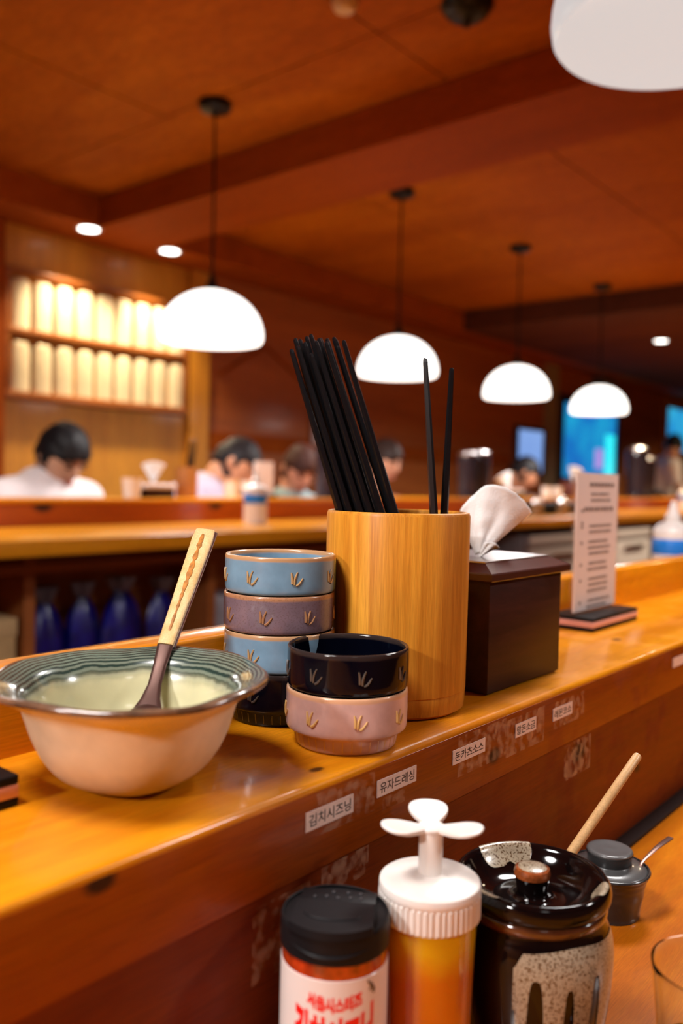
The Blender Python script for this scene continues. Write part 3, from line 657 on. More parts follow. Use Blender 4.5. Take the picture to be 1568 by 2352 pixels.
for j in range(11):
    f = j / 10; row = []
    for k in range(NP):
        a = 2 * PI * k / NP; R = petal_r(a) * f
        row.append(bm.verts.new((R * math.cos(a), R * math.sin(a), .1345 + .0022 * (R / .018) ** 1.5 - .0010 * max(0, 1 - R / .004))) if j else cen)
    g.append(row)
for j in range(10):
    for k in range(NP):
        q = (k + 1) % NP
        if j == 0: bm.faces.new((cen, g[1][k], g[1][q]))
        else: bm.faces.new((g[j][k], g[j][q], g[j + 1][q], g[j + 1][k]))
fo = link_bm('flower_top', bm, M_WHPL, cap, sharp=180)
md = fo.modifiers.new('s', 'SOLIDIFY'); md.thickness = .0018; md.offset = 0
md = fo.modifiers.new('b', 'SUBSURF'); md.levels = 1; md.render_levels = 2

# -- lidded glazed jar
JX, JY, JZ = .3800, .1895, .0905
jr = empty('glazed_jar', (JX, JY, ZT), label='lidded black brown glazed jar with speckled cream drips, beside the dressing bottle', cat='jar')
M_TENM = simple('black_brown_glaze', (0.004, 0.002, 0.002), 0.07, Specular_IOR_Level=.4)
M_TENB = simple('brown_glaze', (0.09, 0.028, 0.010), 0.12, coat=0.8, var=.4, vscale=80)
m, t, b = nt('speckled_cream_glaze'); N = t.nodes; L = t.links
setp(b, Roughness=.3, Coat_Weight=.5, Coat_Roughness=.1)
tc = N.new('ShaderNodeTexCoord'); v = N.new('ShaderNodeTexNoise'); v.inputs['Scale'].default_value = 1000; v.inputs['Detail'].default_value = 1.5; L.new(tc.outputs['Object'], v.inputs['Vector'])
q = N.new('ShaderNodeValToRGB'); q.color_ramp.elements[0].position = .53; q.color_ramp.elements[0].color = (.36, .29, .20, 1); q.color_ramp.elements[1].position = .62; q.color_ramp.elements[1].color = (.085, .035, .008, 1)
L.new(v.outputs['Fac'], q.inputs['Fac']); L.new(q.outputs['Color'], b.inputs['Base Color']); M_SPECK = m
JB = prof_smooth([(0, 0), (.026, 0), (.0285, .0015), (.0300, .006), (.0335, .022), (.0365, .040), (.0378, .055), (.0376, .064), (.0362, .0705), (.0345, .0745), (.0338, .0775)], 4)
link_bm('jar_body', lathe(JB, 96), M_TENM, jr)
link_bm('neck_ring', lathe(prof_smooth([(.0338, .0765), (.0348, .0778), (.0350, .0795), (.0342, .0812), (.032, .0815)], 3), 96), M_TENB, jr)
JL = prof_smooth([(.030, .0812), (.0335, .0814), (.0358, .0830), (.0366, .0856), (.0362, .0884), (.0350, .0903), (.0336, .0907), (.0318, .0896), (.0290, .0862), (.0240, .0822), (.0170, .0800), (.0105, .0800), (.0078, .0812), (.0073, .0835), (.0080, .0880), (.0084, .0905), (.0078, .0925), (.0060, .0932), (0, .0934)], 4)
jl = link_bm('jar_lid', lathe(JL, 96), M_TENM, jr)
def patch_on_lathe(prof, a0, a1, top, bot, n=60, k=26, off=.00035):
    """a thin glaze coat lying on the turned surface; top/bot give the profile position (0..1) per angle"""
    ls = [0]
    for p, q_ in zip(prof, prof[1:]): ls.append(ls[-1] + math.hypot(q_[0] - p[0], q_[1] - p[1]))
    T = ls[-1]
    def ev(s):
        s = min(max(s, 0), .9999) * T
        i = max(j for j in range(len(ls) - 1) if ls[j] <= s); f = (s - ls[i]) / max(1e-9, ls[i + 1] - ls[i])
        r = prof[i][0] + (prof[i + 1][0] - prof[i][0]) * f; z = prof[i][1] + (prof[i + 1][1] - prof[i][1]) * f
        dx, dz = prof[i + 1][0] - prof[i][0], prof[i + 1][1] - prof[i][1]; l = math.hypot(dx, dz) or 1
        return r + off * dz / l, z - off * dx / l
    bm = bmesh.new(); g = []
    for i in range(n + 1):
        f = i / n; a = a0 + (a1 - a0) * f; t_, b_ = top(f), bot(f); row = []
        for j in range(k + 1):
            r, z = ev(b_ + (t_ - b_) * j / k); row.append(bm.verts.new((r * math.cos(a), r * math.sin(a), z)))
        g.append(row)
    for i in range(n):
        for j in range(k): bm.faces.new((g[i][j], g[i + 1][j], g[i + 1][j + 1], g[i][j + 1]))
    return bm
jr.scale = (1.03, 1.03, 1.10)
ja = math.atan2(-JY, -JX)   # direction of the camera
def smst(x, a, b): x = min(1, max(0, (x - a) / (b - a))); return x * x * (3 - 2 * x)
def dtop(f):
    return .955 - .05 * (1 - smst(f, 0, .06)) - .02 * (1 - smst(f, .1, .5)) + .012 * math.sin(6 * f) - .09 * smst(f, .88, 1.0)
def dbot(f):
    v_ = .30 + .05 * math.sin(9 * f)
    for c, w_, tp in ((.135, .060, .845), (.345, .042, .81), (.545, .046, .84), (.775, .022, .68), (.90, .03, .74)):
        d = abs(f - c) / w_
        if d < 1: v_ = max(v_, .30 + (tp - .30) * (1 - d ** 4) ** .5) if d > 0 else tp
    return min(v_ if f > .012 else .72, dtop(f) - .01)
link_bm('glaze_drip', patch_on_lathe(JB, ja - .18, ja + 1.75, dtop, dbot, 420, 60), M_SPECK, jr)
jend = lambda c0, c1: (lambda f: c0 + (c1 - c0) * math.sqrt(max(0, 1 - (2 * f - 1) ** 2)) )
for (a0, a1, lo_, hi_) in ((ja + PI + .02, ja + PI + .95, .20, .42), (ja + 1.05, ja + 1.55, .22, .37), (ja - 1.15, ja - .40, .22, .30)):
    mid = (lo_ + hi_) / 2
    link_bm('glaze_patch', patch_on_lathe(JL, a0, a1, lambda f, m_=mid, h_=hi_: m_ + (h_ - m_) * math.sqrt(max(0, 1 - (2 * f - 1) ** 6)) * (1 - .30 * math.exp(-((f - .45) / .10) ** 2)), lambda f, m_=mid, l_=lo_: m_ + (l_ - m_) * math.sqrt(max(0, 1 - (2 * f - 1) ** 6)), 60, 16), M_SPECK, jl)
link_bm('knob_glaze', lathe([(0, .0937), (.0058, .0936), (.0068, .0932)], 40), M_SPECK, jl)
link_bm('knob_rim', lathe([(.0068, .0933), (.0080, .0928), (.0087, .0910), (.0086, .0895)], 40), simple('rust_glaze', (.22, .05, .012), .18, coat=.7, var=.5, vscale=300), jl)

# -- wooden ladle standing in the jar
ld = empty('wooden_ladle', (.4301, .1919, .8428), label='pale round wooden ladle handle rising behind the glazed jar lid', cat='ladle')
bm = bmesh.new(); a_ = Vector((0, 0, 0)); tip = Vector((0.4932 - .4301, 0.1809 - .1919, 0.8834 - .8428))
tube(bm, [a_ - tip * .12, a_, tip * .5, tip * .985, tip], [.0027, .0027, .0027, .0026, .0021], 20)
link_bm('handle', bm, wood('pale_beech', (.50, .27, .10), (.66, .40, .18), stretch=(40, 40, 40), rough=.5, coat=.1, scale=2), ld)

# -- small lidded pot with spoon
PX, PY, = .5625, .2235
M_IRON = simple('dark_grey_glaze', (0.022, 0.023, 0.024), 0.26, coat=0.5, var=.35, vscale=60)
M_IRONL = simple('worn_grey_glaze', (0.085, 0.085, 0.085), 0.30, coat=0.4, var=.3, vscale=30)
pt = empty('small_pot', (PX, PY, ZT), label='small dark grey lidded ceramic pot with a tiny spoon, behind the glazed jar', cat='pot')
pt.scale = (1.05, 1.05, .78)
def ringr(a, r, z): return r + .00025 * math.sin(z * 1500)
link_bm('pot_body', lathe(prof_smooth([(0, 0), (.018, 0), (.0196, .001), (.0200, .004), (.0215, .018), (.0232, .030), (.0250, .0365), (.0257, .0385), (.0254, .0400), (.0245, .0402), (.0240, .0385), (.0225, .034), (0, .033)], 4), 64, ringr), M_IRON, pt)
pl_ = link_bm('pot_lid', lathe(prof_smooth([(0, .0370), (.0225, .0372), (.0236, .0382), (.0234, .0396), (.0200, .0418), (.0150, .0432), (.0138, .0440), (.0137, .0465), (.0142, .0520), (.0146, .0538), (.0141, .0550), (.0125, .0556), (.006, .0552), (0, .0554)], 4), 64), M_IRONL, pt)
link_bm('knob_side', lathe([(.01372, .0440), (.01385, .0445), (.0141, .0490), (.0148, .0528)], 64), M_IRON, pl_)
ss = empty('tiny_spoon', (PX, PY, ZT), label='tiny steel spoon handle sticking out of the small grey pot', cat='spoon')
bm = bmesh.new()
q0 = Vector((0.5785 - PX, 0.2060 - PY, .0345)); q1 = Vector((0.6160 - PX, 0.2005 - PY, .0405))
pts = smoothcurve([q0 - Vector((.008, .0, .003)), q0, q0.lerp(q1, .5) + Vector((0, 0, .0012)), q1], 5)
bm = flat_strip(pts, [.0022 + .0022 * smst(i / (len(pts) - 1), .3, .9) for i in range(len(pts))], [.0010] * len(pts), Vector((0, 1, 0)), None)
link_bm('spoon_handle', bm, M_SPNECK, ss)

# -- drinking glass
GX, GY = .3800, .1020
gl = empty('drinking_glass', (GX, GY, ZT), label='clear drinking glass with pale yellow drink near the dark glazed jar', cat='glass')
m, t, b = nt('clear_glass'); setp(b, Base_Color=(.97, 1, .93), Roughness=.01, Transmission_Weight=1.0, IOR=1.16); M_GLASS = m
gl.scale = (1, 1, 1.07)
link_bm('glass_wall', lathe(prof_smooth([(0, 0), (.0185, 0), (.0200, .002), (.0212, .020), (.0245, .060), (.0268, .0785), (.0266, .0800), (.0258, .0795), (.0236, .060), (.0203, .020), (.0185, .009), (0, .008)], 4), 72), M_GLASS, gl)
m, t, b = nt('pale_drink'); setp(b, Base_Color=(.93, .85, .45), Roughness=.02, Transmission_Weight=1.0, IOR=1.33)
link_bm('drink', lathe([(0, .0085), (.0180, .0095), (.0200, .022), (.0222, .045), (0, .045)], 64), m, gl)

# ------------------------------------------------------------------ pendant lamps
M_OPAL = emit('opal_glass_lit', (1.0, .965, .90), SHADE_FAR)
M_OPALN = emit('opal_glass_soft', (1.0, 1.0, 1.0), SHADE_NEAR); setp(M_OPALN.node_tree.nodes['Principled BSDF'], Base_Color=(.25, .25, .25))
M_BLKMET = simple('black_metal', (.012, .010, .009), .4, metal=.5)
def pendant(x, y, zb, D, label, mat, watts, zc=ZC):
    e = empty('pendant_lamp', (x, y, zb), 0, label, 'pendant lamp', 'white dome pendant lamps')
    R = D / 2
    prof = [(0, .018), (R * .55, .012), (R * .90, .003), (R * .955, 0), (R * .985, .006), (R, .020)]
    for k in range(1, 15):
        a = PI / 2 * k / 14; prof.append((R * math.cos(a), .020 + R * .88 * math.sin(a)))
    prof[-1] = (0, prof[-1][1])
    link_bm('lamp_shade', lathe(prof, 64), mat, e, sharp=60)
    zt = .020 + R * .88
    link_bm('shade_cap', lathe(prof_smooth([(.022, zt - .004), (.022, zt + .012), (.012, zt + .035), (.006, zt + .055), (0, zt + .055)], 3), 24), M_BLKMET, e)
    bm = bmesh.new(); tube(bm, [(0, 0, zt + .05), (0, 0, zc - zb - .015)], .0045, 10); link_bm('cord', bm, M_BLKMET, e)
    link_bm('ceiling_canopy', lathe(prof_smooth([(.008, zc - zb - .045), (.012, zc - zb - .035), (.045, zc - zb - .028), (.052, zc - zb - .020), (.052, zc - zb), (0, zc - zb)], 3), 32), M_BLKMET, e)
    ldt = bpy.data.lights.new('lamp_light', 'AREA'); ldt.shape = 'DISK'; ldt.size = D * .72; ldt.energy = watts; ldt.color = (1.0, .965, .94)
    lo = bpy.data.objects.new('lamp_light', ldt); COL.objects.link(lo); lo.parent = e; lo.location = (0, 0, -.004)
    return e
names = ['white dome lamp hanging left of the black chopsticks, over the far counter', 'white dome lamp hanging behind the tips of the two separate chopsticks',
         'white dome lamp, third along the far row, right of the thin pair of chopsticks', 'white dome lamp hanging in front of the tall blue screen']
for i in range(4):
    pendant(1.945 + 1.067 * i, 2.212, 1.502, .348, names[i], M_OPAL, P_FAR)
pendant(.878, 2.212, 1.502, .348, 'unseen white dome lamp added to the far row to light the left of the far counter', M_OPAL, P_FAR)  # lamp added out of view to light the far counter's left part
pendant(1.045, .358, 1.580, .31, 'large close white dome lamp at the upper corner, over the ledge', M_OPALN, P_NEAR)
pendant(-.06, .358, 1.580, .31, 'white dome lamp above the viewer, outside the picture', M_OPALN, P_NEAR * .9)
pendant(1.10, -.62, 1.66, .31, 'white dome lamp behind the viewer, towards the far end', M_OPALN, P_FRONT)
pendant(-.35, -.62, 1.66, .31, 'white dome lamp behind the viewer, towards the near end', M_OPALN, P_FRONT * .05)

pendant(-1.165, .33, 1.66, .31, 'added unseen white dome lamp lighting the tissue and bowls from the near side', M_OPALN, P_SIDE)  # unseen lamp added as side light for the tissue and bowls

# small ceiling fittings
def dn_light(x, y, label, watts, R=.045):
    e = empty('downlight', (x, y, ZB), 0, label, 'ceiling light', 'recessed ceiling spots')
    link_bm('trim_ring', lathe([(R, -.001), (R + .012, -.004), (R + .016, 0)], 32), simple('ring', (.5, .45, .4), .4), e)
    link_bm('light_disc', lathe([(0, -.002), (R, -.002), (R, 0)], 32), emit('spot_disc', (1, .97, .9), 7), e)
    s = bpy.data.lights.new('spot_light', 'SPOT'); s.energy = watts; s.spot_size = math.radians(105); s.spot_blend = .7; s.shadow_soft_size = .03; s.color = (1, .80, .52)
    so = bpy.data.objects.new('spot_light', s); COL.objects.link(so); so.parent = e; so.location = (0, 0, -.012)
    return e
dn_light(2.270, 3.43, 'small round ceiling spot above the left part of the lit shelf', P_SPOT)
dn_light(2.730, 3.425, 'small round ceiling spot above the right end of the lit shelf', P_SPOT)
dn_light(6.58, 2.35, 'small round ceiling spot in the dark lowered ceiling', 160)
for x_, y_, z_ in ((4.3, .75, ZC), (6.0, 1.0, ZB), (8.0, 1.35, ZB), (10.2, 2.0, ZB)):  # unseen spots added to brighten the person, fridges and wall at far right
    d_ = dn_light(x_, y_, 'added unseen fill spot for the far right of the room, beyond the right picture edge', 110); d_.location.z = z_
    [setattr(c.data, 'spot_size', math.radians(150)) for c in d_.children if c.type == 'LIGHT']
cf = empty('ceiling_speaker', (1.95, 1.235, ZC), label='dark round ceiling fitting with a small point at the top edge', cat='ceiling fitting')
link_bm('housing', lathe(prof_smooth([(0, -.062), (.006, -.060), (.012, -.045), (.045, -.034), (.062, -.018), (.066, 0), (0, 0)], 3), 40), M_BLKMET, cf)
sd = empty('smoke_detector', (1.742, 1.48, ZC), label='cream round smoke detector at the top edge of the ceiling', cat='smoke detector')
link_bm('detector_body', lathe(prof_smooth([(0, -.030), (.020, -.029), (.030, -.020), (.034, 0), (0, 0)], 3), 32), simple('cream_plastic', (.75, .55, .32), .4), sd)

# ------------------------------------------------------------------ far counter
fc = empty('far_counter', (2.6, 2.0, 0), label='long orange wood serving counter across the room, customers seated behind it', cat='counter')
at(bxo('prep_top', -.6, 8.8, 1.715, 2.172, .857, .895, M_FARTOP, fc, .006, 3), fc)
at(bxo('riser_board', -.6, 8.8, 2.172, 2.20, .60, .958, M_FAR, fc, .004), fc)
at(bxo('customer_ledge', -.6, 8.8, 2.172, 2.36, .958, .972, M_FARTOP, fc, .004), fc)
at(bxo('customer_top', -.6, 8.8, 2.2, 2.52, .715, .745, M_FAR, fc), fc)
at(bxo('cabinet_back', -.6, 8.8, 2.150, 2.172, 0, .857, M_CAB, fc), fc)
at(bxo('cabinet_rail', -.6, 3.32, 1.945, 1.965, .792, .815, M_CAB, fc), fc)
at(bxo('cabinet_floor', -.6, 3.32, 1.90, 2.15, .06, .09, M_CAB, fc), fc)
for x in (-.59, .52, 1.118, 1.718, 2.33, 2.95, 3.29): at(bxo('divider', x, x + .030, 1.95, 2.15, 0, .857, M_CAB, fc), fc)
at(bxo('plinth', -.6, 3.32, 2.0, 2.05, 0, .06, M_CAB, fc), fc)
# blue bags hung in the open compartments
M_BLUE = simple('blue_plastic_film', (0.002, 0.003, 0.17), 0.35, coat=.15, var=.6, vscale=14)
M_PALEB = simple('pale_knot', (.22, .20, .24), .4)
def bag(x, w, ztop, label, seed):
    e = empty('plastic_bag', (x, 2.05, .094), 0, label, 'plastic bag', 'dark blue bags in the far cabinet')
    H = ztop - .09
    bm = lathe(prof_smooth([(0, 0), (w * .42, .01), (w * .5, H * .3), (w * .5, H * .72), (w * .38, H * .86), (w * .18, H * .93), (w * .16, H * .95)], 4), 36,
               lambda a, r, z: r * (1 + .10 * math.sin(5 * a + seed) + .05 * math.sin(11 * a + z * 20)))
    for v in bm.verts: v.co.y *= .62
    link_bm('bag_body', bm, M_BLUE, e)
    bm = lathe(prof_smooth([(0, H * .93), (w * .17, H * .94), (w * .26, H * .975), (w * .30, H), (w * .1, H * .985), (0, H * .98)], 3), 24, lambda a, r, z: r * (1 + .2 * math.sin(4 * a + seed)))
    link_bm('bag_knot', bm, M_PALEB, e)
for (x, w_, zt_, lb, sd_) in ((1.235, .115, .735, 'dark blue plastic bag beside the left cabinet post', 1), (1.350, .10, .742, 'dark blue plastic bag, second from the left cabinet post', 2.2),
                          (1.475, .125, .748, 'bright blue plastic bag in the middle of the cabinet bay', 3.1), (1.622, .105, .735, 'blue plastic bag near the right cabinet post', 4.4),
                          (0.75, .12, .70, 'dark blue plastic bag in the far left bay', 5)):
    bag(x, w_, zt_, lb, sd_)
cb = empty('cardboard_box', (1.025, 2.04, .0905), label='tan cardboard box in the cabinet bay at the left picture edge', cat='box')
bxo('carton', -.075, .075, -.085, .085, 0, .575, simple('cardboard', (.50, .32, .14), .8, var=.1), cb, .003)
bxo('carton_lid', -.078, .078, -.088, .088, .55, .595, simple('cardboard_lid', (.58, .38, .18), .8), cb, .003)
wb = empty('white_tub', (1.83, 2.05, .094), label='pale grey plastic tub in the cabinet right of the blue bags', cat='tub')
link_bm('tub_body', lathe(prof_smooth([(0, 0), (.055, 0), (.062, .02), (.066, .50), (.07, .52), (.07, .58), (0, .585)], 3), 40), simple('pale_tub', (.42, .40, .45), .4), wb)
# under-counter fridges
def fridge(x0, x1, label, c, ztop):
    e = empty('counter_fridge', ((x0 + x1) / 2, 1.84, 0), 0, label, 'fridge', 'steel fridges under the far counter')
    w_ = (x1 - x0) / 2; mt = simple('fridge_face', c, .45)
    bxo('fridge_case', -w_, w_, -.075, .28, .06, ztop, M_STEELD, e, .004)
    bxo('fridge_door', -w_ + .01, w_ - .01, -.10, -.076, .10, ztop - .065, mt, e, .006)
    bxo('control_strip', -w_ + .01, w_ - .01, -.10, -.076, ztop - .048, ztop - .004, mt, e, .004)
    for s in (-1, 1): bxo('foot', s * (w_ - .04) - .02, s * (w_ - .04) + .02, -.05, .05, 0, .06, M_BLKMET, e)
    bxo('door_handle', -w_ * .5, w_ * .5, -.118, -.101, ztop - .105, ztop - .088, M_STEEL, e, .003)
fridge(3.36, 4.15, 'dull grey steel fridge under the far counter seen beside the tissue', (.40, .35, .37), .822)
fridge(4.30, 4.83, 'pale grey steel fridge under the far counter right of the menu card', (.85, .82, .88), .822)

# ------------------------------------------------------------------ things on the counters across the room
M_SAUCEW = simple('white_bottle_plastic', (.82, .76, .72), .35, coat=.3)
M_SAUCEB = simple('blue_bottle_band', (.01, .20, .72), .35)
def sauce_bottle(loc, label):
    e = empty('sauce_bottle', loc, 0, label, 'bottle', 'white bottles with blue bands')
    b_ = link_bm('bottle_body', lathe(prof_smooth([(0, 0), (.033, 0), (.0372, .004), (.0375, .050), (.0370, .100), (.0350, .115), (.026, .126), (.015, .131), (.0135, .134)], 3), 40), M_SAUCEW, e)
    link_bm('blue_band', lathe([(.0376, .066), (.0381, .067), (.0381, .096), (.0376, .097)], 40), M_SAUCEB, e)
    link_bm('nozzle', lathe(prof_smooth([(.0145, .131), (.015, .143), (.011, .147), (.006, .165), (.0035, .172), (0, .172)], 3), 24), M_SAUCEW, e)
    return e
sauce_bottle((1.945, 1.985, .8953), 'white bottle with blue band on the far counter behind the bowl stack')
sauce_bottle((6.29, 2.05, .8953), 'distant white bottle with blue band on the far counter near the standing person')
# our own side's preparation counter behind the ledge
pc = empty('prep_counter', (2.5, .64, 0), label='staff preparation counter hidden behind the ledge back board', cat='counter')
at(bxo('prep_top', -.6, 6.3, .425, .84, .81, .844, M_FARTOP, pc), pc); at(bxo('prep_base', -.6, 6.3, .44, .78, 0, .81, M_CAB, pc), pc)
sauce_bottle((1.712, .575, .8443), 'white bottle with blue band behind the ledge back board at the right edge')

def small_tissue_box(loc, rz, label):
    e = empty('tissue_box', loc, rz, label, 'tissue box', 'tissue boxes on the far counter')
    bxo('box_body', -.055, .055, -.042, .042, 0, .030, M_BOXWOOD, e, .001)
    bxo('box_lid', -.062, .062, -.048, .048, .030, .046, simple('pale_lid', (.70, .62, .60), .4), e, .004)
    return e
small_tissue_box((1.755, 2.27, .9723), 0, 'dark tissue box with pale top on the far counter, before the shelf wall')
small_tissue_box((4.16, 2.27, .9723), 0, 'dark tissue box on the far counter beyond the tissue fan')
def far_tissue(loc, lean, H, label, rz=-.7):
    o = link_bm('tissue', tissue_mesh(H, 1.7, -.55 + lean, .55 + lean, [(-9, .9), (9, 1.0)]), M_TISSUE, None, sharp=180); o.location = loc; o.rotation_euler = (0, 0, rz)
    s_ = o.modifiers.new('s', 'SOLIDIFY'); s_.thickness = .001
    tag(o, label, 'tissue', 'paper tissues')
far_tissue((1.755, 2.27, 1.017), 0, .078, 'white tissue standing out of the distant box left of the man in lavender')
far_tissue((4.15, 2.27, 1.017), -.5, .10, 'white tissue leaning out of the far box, seen over the near tissue')
far_tissue((4.93, 2.27, 1.07), .3, .10, 'white tissue standing out of the brown far box above the menu card')
e = empty('tissue_box', (4.93, 2.27, .9723), 0, 'reddish brown tissue box on the far counter seen above the menu card', 'tissue box', 'tissue boxes on the far counter')
bxo('box_body', -.075, .075, -.05, .05, 0, .10, simple('red_brown_wood', (.13, .03, .02), .4), e, .002)
cu = link_bm('paper_cup', lathe(prof_smooth([(0, 0), (.024, 0), (.026, .002), (.032, .062), (.0335, .064), (.031, .064), (.025, .004), (0, .003)], 3), 32), simple('white_cup', (.8, .72, .66), .5)); cu.location = (1.665, 2.26, .9723)
tag(cu, 'white paper cup left of the distant tissue box', 'cup', 'white cups on the far counter')
for x, lb in ((2.115, 'pale cup on the far counter before the lavender shirt'), (2.20, 'pale cup beside another on the far counter before the lavender shirt'), (4.60, 'pale cup on the far counter left of the reddish tissue box'), (4.74, 'pale cup just left of the reddish tissue box')):
    c_ = cu.copy(); COL.objects.link(c_); c_.location = (x, 2.28, .9723); c_['label'] = lb
# dark chopstick cup at far counter
dk = empty('chopstick_cup', (1.92, 2.30, .9723), label='brown cup with a few dark chopsticks on the far counter', cat='chopstick holder')
link_bm('cup_wall', lathe([(0, 0), (.036, 0), (.038, .002), (.038, .105), (.034, .105), (.034, .004), (0, .004)], 32), simple('amber_cup', (.40, .15, .03), .35), dk)
for k in range(5):
    chop((1.905 + .006 * k, 2.295 + .004 * (k % 2), .980), (1.915 + .008 * k, 2.28, 1.165 + .006 * (k % 3)), 'dark chopstick in the brown cup on the far counter', 'dark chopsticks in the far cup')
# tall dark water pitchers / tumblers
def pitcher(loc, h_, r_, label):
    e = empty('water_pitcher', loc, 0, label, 'pitcher', 'dark pitchers on the far counter')
    link_bm('pitcher_body', lathe(prof_smooth([(0, 0), (r_ * .85, 0), (r_ * .9, .004), (r_, h_ * .75), (r_, h_ * .86), (r_ * .9, h_ * .9), (0, h_ * .9)], 3), 36), simple('dark_smoked', (.025, .02, .03), .15, coat=.8), e)
    link_bm('pitcher_lid', lathe(prof_smooth([(r_ * .92, h_ * .88), (r_ * .95, h_ * .95), (r_ * .5, h_ * .99), (r_ * .2, h_), (0, h_)], 3), 36), M_STEEL, e)
    bm = bmesh.new(); tube(bm, smoothcurve([(r_ * .9, 0, h_ * .75), (r_ * 1.6, 0, h_ * .7), (r_ * 1.6, 0, h_ * .35), (r_ * .9, 0, h_ * .25)], 5), .007, 8); link_bm('handle', bm, M_BLKMET, e)
pitcher((2.635, 2.28, .9723), .235, .048, 'dark pitcher on the far counter half hidden by the chopstick bundle')
pitcher((3.72, 2.28, .9723), .235, .050, 'dark lidded pitcher right of the two separate chopsticks')
pitcher((3.865, 2.29, .9723), .245, .050, 'dark lidded pitcher, the farther of the two beside each other')
pitcher((6.00, 2.28, .9723), .36, .075, 'tall dark dispenser on the far counter right of the menu card')
pitcher((6.30, 2.32, .9723), .30, .065, 'dark dispenser on the far counter beside the person in pale clothes')
# menu stand + dispenser behind bottle
ms = empty('menu_stand', (2.27, 2.275, .9723), 0, 'pale menu card standing on the far counter behind the white bottle', 'menu stand', 'clear menu stands on the far counter')
bxo('base', -.05, .05, -.025, .025, 0, .012, M_BLKPL, ms, .001); bxo('menu_card', -.048, .048, -.002, .002, .012, .135, M_CARD, ms)
# tray of seasoning jars standing right of the near tissue, on the far prep top
tr = tag(bxo('black_tray', 3.60, 4.75, 1.93, 2.10, .8952, .955, M_BLKPL, None, .004), 'long low black tray on the far counter behind the near tissue', 'tray')
for k, x in enumerate((3.70, 3.98, 4.26, 4.52)):
    e = empty('seasoning_jar', (x, 1.88, .8953), 0, ['small steel lidded jar at the near end of the black tray', 'small steel lidded jar, second along the black tray', 'small steel lidded jar, third along the black tray', 'small steel lidded jar at the far end of the black tray'][k], 'jar', 'small jars by the black tray')
    link_bm('jar_body', lathe([(0, 0), (.028, 0), (.030, .004), (.030, .050), (.024, .055), (0, .055)], 28), simple('jar_glass', (.25, .15, .08), .15, coat=.5), e)
    link_bm('jar_lid', lathe(prof_smooth([(.028, .053), (.031, .056), (.030, .068), (.015, .078), (.006, .092), (0, .094)], 3), 28), M_STEEL, e)

# ------------------------------------------------------------------ lit wall shelf
sf = empty('wall_shelf', (2.48, 3.57, 1.40), label='lit wooden wall shelf with two rows of cream canisters', cat='shelf')
def shb(n_, *a): o = bxo(n_, *a, M_SHELF, sf, .003); at(o, sf)
shb('shelf_board', 1.965, 3.005, 3.595, 3.64, 1.375, 1.415); shb('shelf_board', 1.965, 3.005, 3.597, 3.64, 1.672, 1.698)
shb('shelf_top', 1.965, 3.005, 3.61, 3.64, 1.945, 1.968)
shb('side_board', 1.965, 1.985, 3.60, 3.638, 1.415, 1.945); shb('side_board', 2.985, 3.005, 3.60, 3.638, 1.415, 1.945)
M_CAN = simple('cream_canister', (.78, .66, .44), .5, var=.08)
can = None
for rr, (z0, hh) in enumerate(((1.4155, .235), (1.6985, .222))):
    for k in range(9):
        x = 2.044 + k * .1115
        if can is None:
            can = empty('canister', (x, 3.619, z0)); can.scale = (1.05, .42, 1); can['category'] = 'canister'; can['group'] = 'cream canisters on the lit wall shelf'
            link_bm('canister_body', lathe(prof_smooth([(0, 0), (.040, 0), (.044, .004), (.0445, .19), (.040, .205), (.034, .210), (0, .211)], 3), 28), M_CAN, can)
            link_bm('canister_lid', lathe(prof_smooth([(.036, .206), (.037, .214), (.030, .222), (0, .225)], 3), 28), M_CAN, can)
            o = can
        else: o = copy_tree(can); o.location = (x, 3.619, z0)
        o['label'] = ['first', 'second', 'third', 'fourth', 'fifth', 'sixth', 'seventh', 'eighth', 'ninth'][k] + ' cream canister from the left end on the ' + ('lower' if rr == 0 else 'upper') + ' board of the lit wall shelf'
# zigzag battens on the dark wall
zz = empty('wall_battens', (3.65, 3.63, 1.7), label='thin zigzag wooden battens on the dark wall behind the chopsticks', cat='wall decoration')
for a_, b_ in (((3.25, 1.62), (3.62, 1.83)), ((3.62, 1.83), (3.98, 1.64)), ((3.98, 1.64), (4.34, 1.85))):
    bm = bmesh.new(); tube(bm, [(a_[0] - 3.65, 0, a_[1] - 1.7), (b_[0] - 3.65, 0, b_[1] - 1.7)], .010, 4); link_bm('batten', bm, M_BEAM, zz, smooth=False)
nt_ = tag(bxo('wall_notice', 4.03, 4.17, 3.612, 3.622, 1.27, 1.47, simple('notice_paper', (.55, .50, .50), .6)), 'small pale notice on the dark wall behind the chopstick bundle', 'notice')

